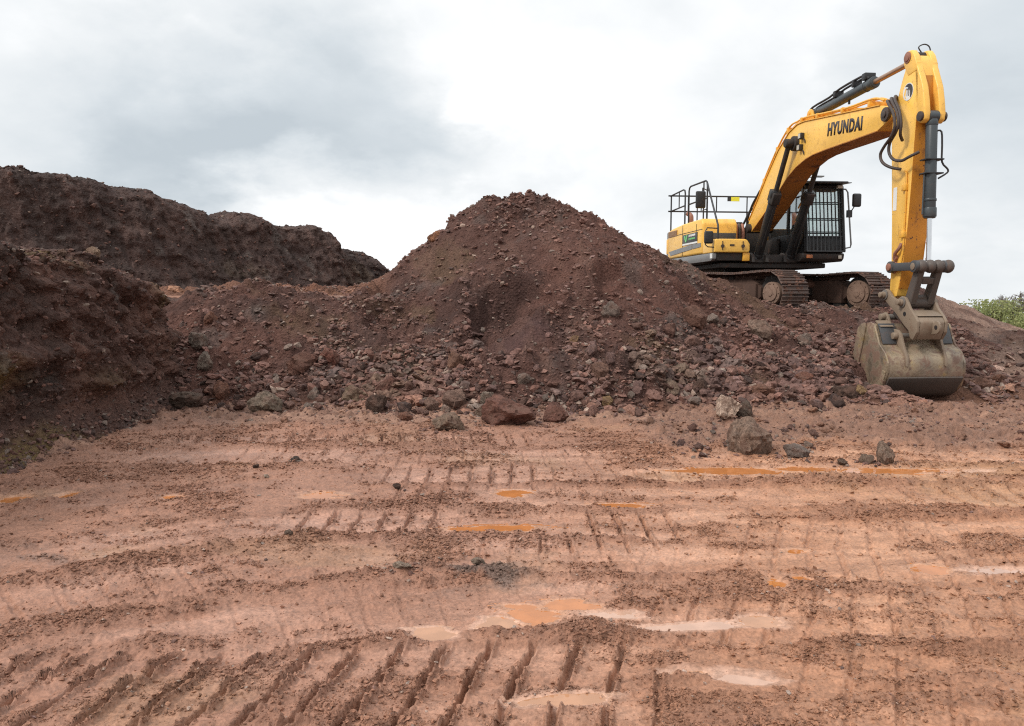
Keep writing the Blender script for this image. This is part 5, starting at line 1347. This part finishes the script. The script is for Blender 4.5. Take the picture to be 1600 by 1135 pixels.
# --- crumbs on the mud
wt_ = ((.03 + smooth(.2, .9, G_CM)) * (1 - smooth(.2, .6, G_TOE)) * (GY < 9.5) * (GY > 2.3) * (np.abs(GX / GY) < .78) * (.2 + smooth(-.3, .3, fbm2(GX * 2.2, GY * 3.5, 3, .55, 702))) * GY ** .7).ravel(); wt_ /= wt_.sum()
n = 150000; i = rng.choice(wt_.size, n, p=wt_)
x, y = GX.ravel()[i] + rng.uniform(-.003, .003, n), GY.ravel()[i] + rng.uniform(-.006, .006, n)
rs = (.0024 + .0036 * rng.pareto(2.5, n).clip(0, 3.4)) * (1 + .10 * (y - 2.5))
gc = GC.reshape(-1, 4)[i, :3] * rng.uniform(.60, 1.10, (n, 1))
odd = rng.random(n) < .03
gc[odd] = tints(int(odd.sum()), (1, 1, 3, 1, 4, .5)) * 1.6
scatter('earth_crumbs', np.stack([x, y, ground_z(x, y) + rs * .25], -1), sizes(rs), gc, src_lo, 6, 'small crumbs of earth on the mud ridges')

# ================================================================== single boulders, each placed where the photograph shows it
BROWN, DRED, GREYB, GREYG, PINKB, TANB, DKB = (.125, .072, .056), (.112, .056, .048), (.175, .135, .112), (.155, .118, .096), (.40, .32, .28), (.24, .16, .10), (.070, .047, .041)
REDB = (.17, .086, .066); YELB = (.22, .155, .085); BLUEG = (.168, .143, .128)
BOULDERS = [  # photo pixel of its foot, width, height, tint, label
    ((698, 674), 60, 34, GREYG, 'grey boulder on the mud left of the long dark red slab'),
    ((795, 662), 92, 48, DRED, 'long dark red slab at the foot of the heap, widest rock there'),
    ((866, 658), 52, 28, DRED, 'smaller dark red block touching the right end of the long slab'),
    ((760, 634), 28, 24, BLUEG, 'bluish grey angular rock behind the left end of the long red slab'),
    ((750, 652), 20, 17, GREYB, 'small light grey rock wedged against the left tip of the long slab'),
    ((1173, 706), 70, 70, (.17, .125, .105), 'tall rough brown grey boulder standing at the edge of the long orange puddle'),
    ((1385, 722), 32, 34, (.20, .155, .132), 'upright purple grey stone beside the right part of the long orange puddle'),
    ((1357, 724), 26, 16, GREYB, 'low grey lump leaning against the upright purple grey stone'),
    ((1246, 716), 50, 22, (.16, .135, .13), 'low crumbled grey rock right of the tall rough boulder'),
    ((1316, 728), 18, 11, (.13, .098, .08), 'small dark grey stone lying in the long orange puddle'),
    ((1136, 650), 42, 36, PINKB, 'whitish pink boulder behind the tall rough boulder'),
    ((1162, 650), 30, 26, (.10, .08, .07), 'dark rock touching the right side of the whitish pink boulder'),
    ((318, 578), 30, 30, BLUEG, 'round blue grey boulder on the slope near the cut bank corner'),
    ((305, 545), 34, 24, (.15, .125, .115), 'dusty grey lump just above the round blue grey boulder'),
    ((470, 586), 52, 36, (.10, .052, .044), 'big rounded dark red boulder half buried in the left rubble slope'),
    ((512, 568), 36, 30, (.14, .062, .052), 'dark red block with a hollow face beside the big rounded boulder'),
    ((415, 640), 64, 30, (.15, .125, .105), 'wide flat grey slab at the foot of the left rubble slope'),
    ((345, 620), 40, 28, REDB, 'reddish boulder at the left foot of the slope behind the flat grey slab'),
    ((290, 636), 58, 24, (.09, .070, .062), 'long low dark rock at the foot of the cut bank corner'),
    ((587, 645), 36, 30, DKB, 'dark angular block standing on the mud edge left of centre'),
    ((553, 627), 46, 28, (.155, .118, .090), 'olive grey rock left of the dark angular block'),
    ((602, 617), 36, 32, DRED, 'dark red rock behind the dark angular block'),
    ((640, 620), 26, 26, (.11, .062, .055), 'purple brown rock between dark red rock and brown boulder'),
    ((712, 640), 46, 32, (.135, .090, .078), 'broad brown boulder above the grey mud-edge boulder'),
    ((674, 642), 24, 22, (.16, .105, .09), 'small rounded brown rock left of the broad brown boulder'),
    ((632, 656), 26, 16, REDB, 'low reddish lump on the mud right of the dark angular block'),
    ((325, 508), 26, 22, REDB, 'orange red angular stone high on the left rubble slope'),
    ((270, 456), 36, 11, (.42, .24, .17), 'pale pink flat block on the lip of the bench'),
    ((1086, 512), 46, 36, (.105, .058, .048), 'large dark brown boulder high on the right slope below the excavator'),
    ((1188, 530), 42, 32, (.15, .110, .095), 'greyish brown boulder on the slope below the right track'),
    ((1066, 586), 32, 22, GREYB, 'flat grey rock on the lower right slope above the dark boulder'),
    ((1092, 620), 30, 32, DKB, 'dark upright boulder on the lower right slope'),
    ((1048, 618), 30, 26, GREYB, 'grey brown boulder left of the dark upright boulder'),
    ((950, 636), 24, 18, YELB, 'ochre yellow rock at the foot of the right slope'),
    ((1255, 604), 38, 24, (.155, .075, .060), 'smooth red brown boulder on the slope left of the bucket'),
    ((1190, 616), 46, 20, (.14, .075, .058), 'flat red brown slab below the smooth red brown boulder'),
    ((1347, 616), 22, 15, YELB, 'ochre yellow stone beside the left corner of the bucket'),
    ((1320, 622), 46, 22, DKB, 'dark earth lump in front of the left side of the bucket'),
    ((936, 592), 34, 26, (.125, .075, .062), 'brown boulder on the heap face right of the scooped hollow'),
    ((898, 538), 16, 14, TANB, 'small tan stone on the heap right of the scooped hollow'),
    ((710, 575), 30, 30, (.155, .09, .07), 'brown block on the left rim of the scooped hollow'),
    ((678, 376), 24, 16, (.24, .12, .075), 'orange brown block on the left skyline of the heap'),
    ((1037, 412), 20, 16, DKB, 'dark clod on the heap skyline beside the counterweight'),
    ((878, 308), 16, 13, DKB, 'dark clod at the right end of the heap summit'),
    ((172, 412), 24, 22, (.24, .18, .14), 'pale brown boulder on top of the near cut bank'),
    ((105, 398), 18, 14, (.12, .08, .065), 'brown clod on top of the near cut bank'),
    ((462, 722), 18, 9, (.09, .075, .07), 'small dark stone alone on the smooth mud at left'),
    ((415, 748), 10, 6, (.50, .45, .40), 'tiny whitish pebble on the mud below the small dark stone'),
    ((400, 732), 12, 6, DKB, 'tiny dark clod on the smooth mud beside the whitish pebble'),
    ((620, 764), 14, 9, DKB, 'small dark clod on the ridge between two track lanes'),
    ((450, 836), 18, 8, GREYB, 'small pale grey stones pressed together at the end of a track lane'),
    ((628, 890), 34, 10, (.33, .275, .235), 'flat pale grey stone in the dark gravel patch'),
    ((748, 884), 30, 12, (.30, .25, .215), 'light grey flat stone at the right of the dark gravel patch'),
    ((1560, 600), 30, 16, (.13, .07, .055), 'brown clod on the ground right of the bucket'),
    ((1538, 612), 40, 22, (.12, .066, .052), 'crusty brown lump beside the right corner of the bucket'),
]
BM = [rock_mesh('boulder', 4, 1300 + k, 11 + k % 4, .15, [.7, .85, .6, 1.0, .75][k % 5]) for k in range(10)]
for me in BM: me.materials.append(STONE_O)
used_xy = []
for k, ((u, v), wpx, hpx, tint, label) in enumerate(BOULDERS):
    if u in (172, 105):
        x, y, zt = (-4.95 - .3, 9.6, 2.0) if u == 172 else (-5.35, 9.2, 2.03)
        X, Y, Z = NB; j = np.argmin((X - x) ** 2 + (Y - y) ** 2 + (Z < 1.7) * 9); x, y, zt = X.ravel()[j], Y.ravel()[j], Z.ravel()[j]
    else:
        x, y, zt = hit(u, v)
    s = y / CAM_F
    sx, sz = wpx * s / 2, hpx * s / 2
    me = BM[k % len(BM)]
    o = link('rock', me)
    lum = sum(tint) / 3; o.color = (tint[0] * 1.25, (tint[1] * .8 + lum * .14) * 1.18, (tint[2] * .8 + lum * .06) * 1.12, 1)
    dz = max(abs(q[2]) for q in me.vertices and [vv.co for vv in me.vertices[:400]])
    o.scale = (sx, (sx + sz) * .5, sz / dz * 1.28)
    o.rotation_euler = (rng.uniform(-.12, .12), rng.uniform(-.12, .12), rng.choice([0, math.pi]) + rng.uniform(-.35, .35))
    o.location = (x, y + (sx + sz) * .22, zt + sz * .62)
    tag(o, label, 'rock')
    used_xy.append((x, y, sx))
# other stones big enough to be picked out, on the two slopes and round the toe
MM = [rock_mesh('stone', 3, 1400 + k, 10, .18, [.65, .8, 1.0][k % 3]) for k in range(10)]
for me in MM: me.materials.append(STONE_O)
ZONES = [  # photo box, how many, size range px, group
    ((270, 560, 620, 640), 66, (10, 30), 'stones in the left rubble slope'),
    ((610, 590, 1010, 650), 60, (11, 32), 'stones along the middle foot of the heap'),
    ((560, 470, 720, 590), 24, (9, 17), 'stones left of the hollow'),
    ((880, 480, 1330, 640), 72, (10, 32), 'stones on the slope below the excavator'),
    ((1060, 650, 1420, 716), 16, (9, 20), 'stones behind the long orange puddle'),
]
ANCHOR = {0: 'grey boulder on the mud', 1: 'long dark red slab', 2: 'dark red block beside the long slab', 3: 'grey angular rock behind the slab', 5: 'tall rough boulder', 6: 'upright purple grey stone',
          10: 'whitish pink boulder', 12: 'round grey boulder', 13: 'dusty grey lump', 14: 'big rounded dark red boulder', 15: 'hollow-faced dark red block', 16: 'wide flat grey slab', 17: 'reddish boulder in the corner', 18: 'long low dark rock',
          19: 'dark angular block', 20: 'olive grey rock', 23: 'broad brown boulder', 26: 'orange red angular stone', 28: 'large dark brown boulder', 29: 'greyish brown boulder',
          30: 'flat grey rock', 31: 'dark upright boulder', 32: 'grey brown boulder', 33: 'ochre yellow rock', 34: 'smooth red brown boulder', 35: 'flat red brown slab', 38: 'brown boulder beside the hollow', 39: 'small tan stone', 40: 'brown block on the rim of the hollow'}
PALN = ['brown', 'reddish', 'grey', 'purple brown', 'pale', 'dark']
PALC = np.stack([T_BROWN, T_RED, T_GREY, T_PURP, T_PALE, T_DARK])
taken = set()
for (u0, v0, u1, v1), cnt, (p0, p1), group in ZONES:
    done = 0; tries = 0
    while done < cnt and tries < cnt * 14:
        tries += 1
        u, v = rng.uniform(u0, u1), v0 + (v1 - v0) * rng.random() ** .6
        x, y, zt = hit(u, v)
        px = p0 + (p1 - p0) * rng.random() ** 1.7
        s = px * y / CAM_F / 2
        if any((x - a) ** 2 + (y - b_) ** 2 < (s + c_) ** 2 * .7 for a, b_, c_ in used_xy): continue
        if 1325 < u and 500 < v < 640: continue
        ci_ = int(rng.choice(6, p=np.array((4, 2.6, 1.6, 2.4, .7, 1.4)) / 12.7))
        ak = min(ANCHOR, key=lambda q: (BOULDERS[q][0][0] - u) ** 2 + (2 * (BOULDERS[q][0][1] - BOULDERS[q][2] / 2 - v)) ** 2)
        du, dv = u - BOULDERS[ak][0][0], v - (BOULDERS[ak][0][1] - BOULDERS[ak][2] / 2)
        far_ = math.hypot(du, dv) > 55
        side = ('well ' if far_ else '') + (('right of' if du > 0 else 'left of') if abs(du) > 1.2 * abs(dv) else ('upslope of' if dv < 0 else 'downslope of'))
        size_ = 'tiny' if px < 11.5 else 'small' if px < 16 else 'fist-sized'
        label = '%s %s stone %s the %s' % (size_, PALN[ci_], side, ANCHOR[ak])
        if label in taken: continue
        taken.add(label)
        me = MM[int(rng.integers(len(MM)))]
        o = link('rock', me); o.scale = (s * rng.uniform(.9, 1.3), s * rng.uniform(.8, 1.1), s * rng.uniform(.75, 1.1))
        o.color = tuple(PALC[ci_] * rng.uniform(1.05, 1.5)) + (1,)
        o.rotation_euler = (rng.uniform(-.5, .5), rng.uniform(-.5, .5), rng.uniform(0, 6.28))
        o.location = (x, y + s * .3, zt + s * .3)
        tag(o, label, 'rock', group); used_xy.append((x, y, s)); done += 1

pp, rr2 = [], []
for (x, y, s) in used_xy:
    if s < .045 or y > 14.2: continue
    m_n = int(26 + 240 * s)
    a_ = rng.uniform(0, 6.283, m_n); d_ = s * (1.0 + rng.exponential(.45, m_n))
    xx, yy = x + np.cos(a_) * d_, y + s * .3 + np.sin(a_) * d_ * .8
    rs = (.004 + .010 * rng.pareto(2.5, m_n).clip(0, 2.5)) * (.6 + y / 14)
    pp.append(np.stack([xx, yy, terrain_z(xx, np.clip(yy, 2.1, 24)) + rs * .2], -1)); rr2.append(rs)
pp, rr2 = np.concatenate(pp), np.concatenate(rr2)
scatter('boulder_crumbs', pp, sizes(rr2), tints(len(rr2), (5, 2, 1.5, 2, .6, 1.2)) * 1.2, src, 9, 'earth and small stones gathered round the boulders')
# ================================================================== bushes and bare trees beyond the pit
def leaf_material(name, a, b2):
    m, gg, b = new_mat(name)
    isl = gg.n('ShaderNodeNewGeometry').outputs['Random Per Island']
    c = gg.mix(isl, a, b2)
    gg.put(b.inputs['Base Color'], c); b.inputs['Roughness'].default_value = .6; b.inputs['Specular IOR Level'].default_value = .2
    t_ = gg.n('ShaderNodeBsdfTranslucent'); gg.put(t_.inputs[0], c)
    mx = gg.n('ShaderNodeMixShader'); mx.inputs[0].default_value = .35; gg.put(mx.inputs[1], b.outputs[0]); gg.put(mx.inputs[2], t_.outputs[0])
    gg.put([q for q in m.node_tree.nodes if q.type == 'OUTPUT_MATERIAL'][0].inputs[0], mx.outputs[0])
    return m
LEAF_A = leaf_material('spring_leaves_bright', (.22, .26, .10), (.35, .36, .16))
LEAF_B = leaf_material('spring_leaves_olive', (.20, .22, .09), (.30, .30, .14))
LEAF_C = leaf_material('grey_buds', (.13, .105, .085), (.20, .17, .12))
BARK = paint_mat('grey_bark', (.11, .085, .07), amount=.3)
def tree(name, u, Y, top_v, width, leaf, nleaf, label, cat, seed, bare=False, base_z=-2.55):
    r_ = np.random.default_rng(seed)
    X_ = (u - 800) / CAM_F * Y; H_ = CAM_H + (HORIZON - top_v) * Y / CAM_F - base_z
    root = bpy.data.objects.new(name, None); col.objects.link(root); root.location = (X_, Y, base_z); tag(root, label, cat, 'bushes and trees beyond the pit')
    mb = MB(); tips = []
    def grow(p, d, ln, r, dep):
        q = p + d * ln; mid = p + d * ln * .5 + Vector(r_.normal(size=3)) * ln * .06
        mb.tube([p, mid, q], r, 5 if dep < 2 else 3)
        tips.append(q); tips.append(mid)
        if dep >= (5 if bare else 3): return
        for _ in range(3 if dep else (4 if bare else 7)):
            nd = (d * (.9 if bare else .6) + Vector((r_.normal() * .55, r_.normal() * .55, r_.normal() * .35 + .15))).normalized()
            grow(p + d * ln * r_.uniform(.55, 1.0), nd, ln * r_.uniform(.55, .8), r * (.66 if bare else .6), dep + 1)
    grow(Vector((0, 0, 0)), Vector((0, 0, 1)), H_ * (.42 if bare else .30), .15 if bare else .06, 0)
    tp = np.array([t[:] for t in tips]); zs = tp[:, 2].max()
    k = H_ / zs
    mb.bm.verts.ensure_lookup_table()
    for v in mb.bm.verts: v.co = (v.co.x * width, v.co.y * width, v.co.z * k)
    tp = tp * [width, width, k]
    mb.done('trunk', BARK, root)
    ctr = tp[r_.integers(0, len(tp), nleaf)]
    hr = (.10 if bare else .42)
    c_ = ctr + r_.normal(size=(nleaf, 3)) * [hr * width, hr * width, hr * .8]
    if not bare:
        low = int(nleaf * .35); c_[:low] = np.stack([r_.normal(size=low) * .75 * width, r_.normal(size=low) * .75 * width, r_.uniform(.1, H_ * .6, low)], -1)
    c_[:, 2] = np.clip(c_[:, 2], .05, H_ * 1.02)
    sz_ = (r_.uniform(.02, .045, nleaf) if bare else r_.uniform(.05, .12, nleaf))
    a = r_.normal(size=(nleaf, 3)); a /= np.linalg.norm(a, axis=1)[:, None]; b_ = np.cross(a, r_.normal(size=(nleaf, 3))); b_ /= np.linalg.norm(b_, axis=1)[:, None]
    q = np.stack([c_ - a * sz_[:, None], c_ + b_ * sz_[:, None] * .6, c_ + a * sz_[:, None], c_ - b_ * sz_[:, None] * .6], 1).reshape(-1, 3)
    link('crown', np_mesh('crown', q, np.arange(nleaf * 4).reshape(-1, 4), smooth_shade=False), leaf, root)
    return root
tree('bush', 1508, 58, 476, 1.0, LEAF_B, 1700, 'low olive bush showing above the earth slope, nearest the bucket link', 'bush', 1)
tree('bush', 1530, 60, 470, 1.0, LEAF_A, 2300, 'pale yellow green bush right of the low olive bush', 'bush', 2)
tree('bush', 1556, 57, 472, 1.1, LEAF_A, 2900, 'broad light green bush in the middle of the hedge', 'bush', 3)
tree('bush', 1583, 61, 468, 1.2, LEAF_B, 2900, 'dull olive brown bush under the bare trees', 'bush', 4)
tree('bush', 1606, 54, 491, 1.1, LEAF_A, 3600, 'bright green bush at the right edge below the bare trees', 'bush', 5)
tree('bush', 1640, 60, 474, 1.2, LEAF_B, 3500, 'olive bush past the right end of the hedge', 'bush', 6)
tree('bare_tree', 1562, 66, 460, .9, LEAF_C, 900, 'small bare tree with grey twigs, left of the taller one', 'tree', 7, True)
tree('bare_tree', 1587, 68, 450, 1.0, LEAF_C, 1300, 'tallest bare tree rising above the green hedge', 'tree', 8, True)
tree('bare_tree', 1602, 70, 455, .9, LEAF_C, 1100, 'bare tree at the right end of the hedge', 'tree', 9, True)
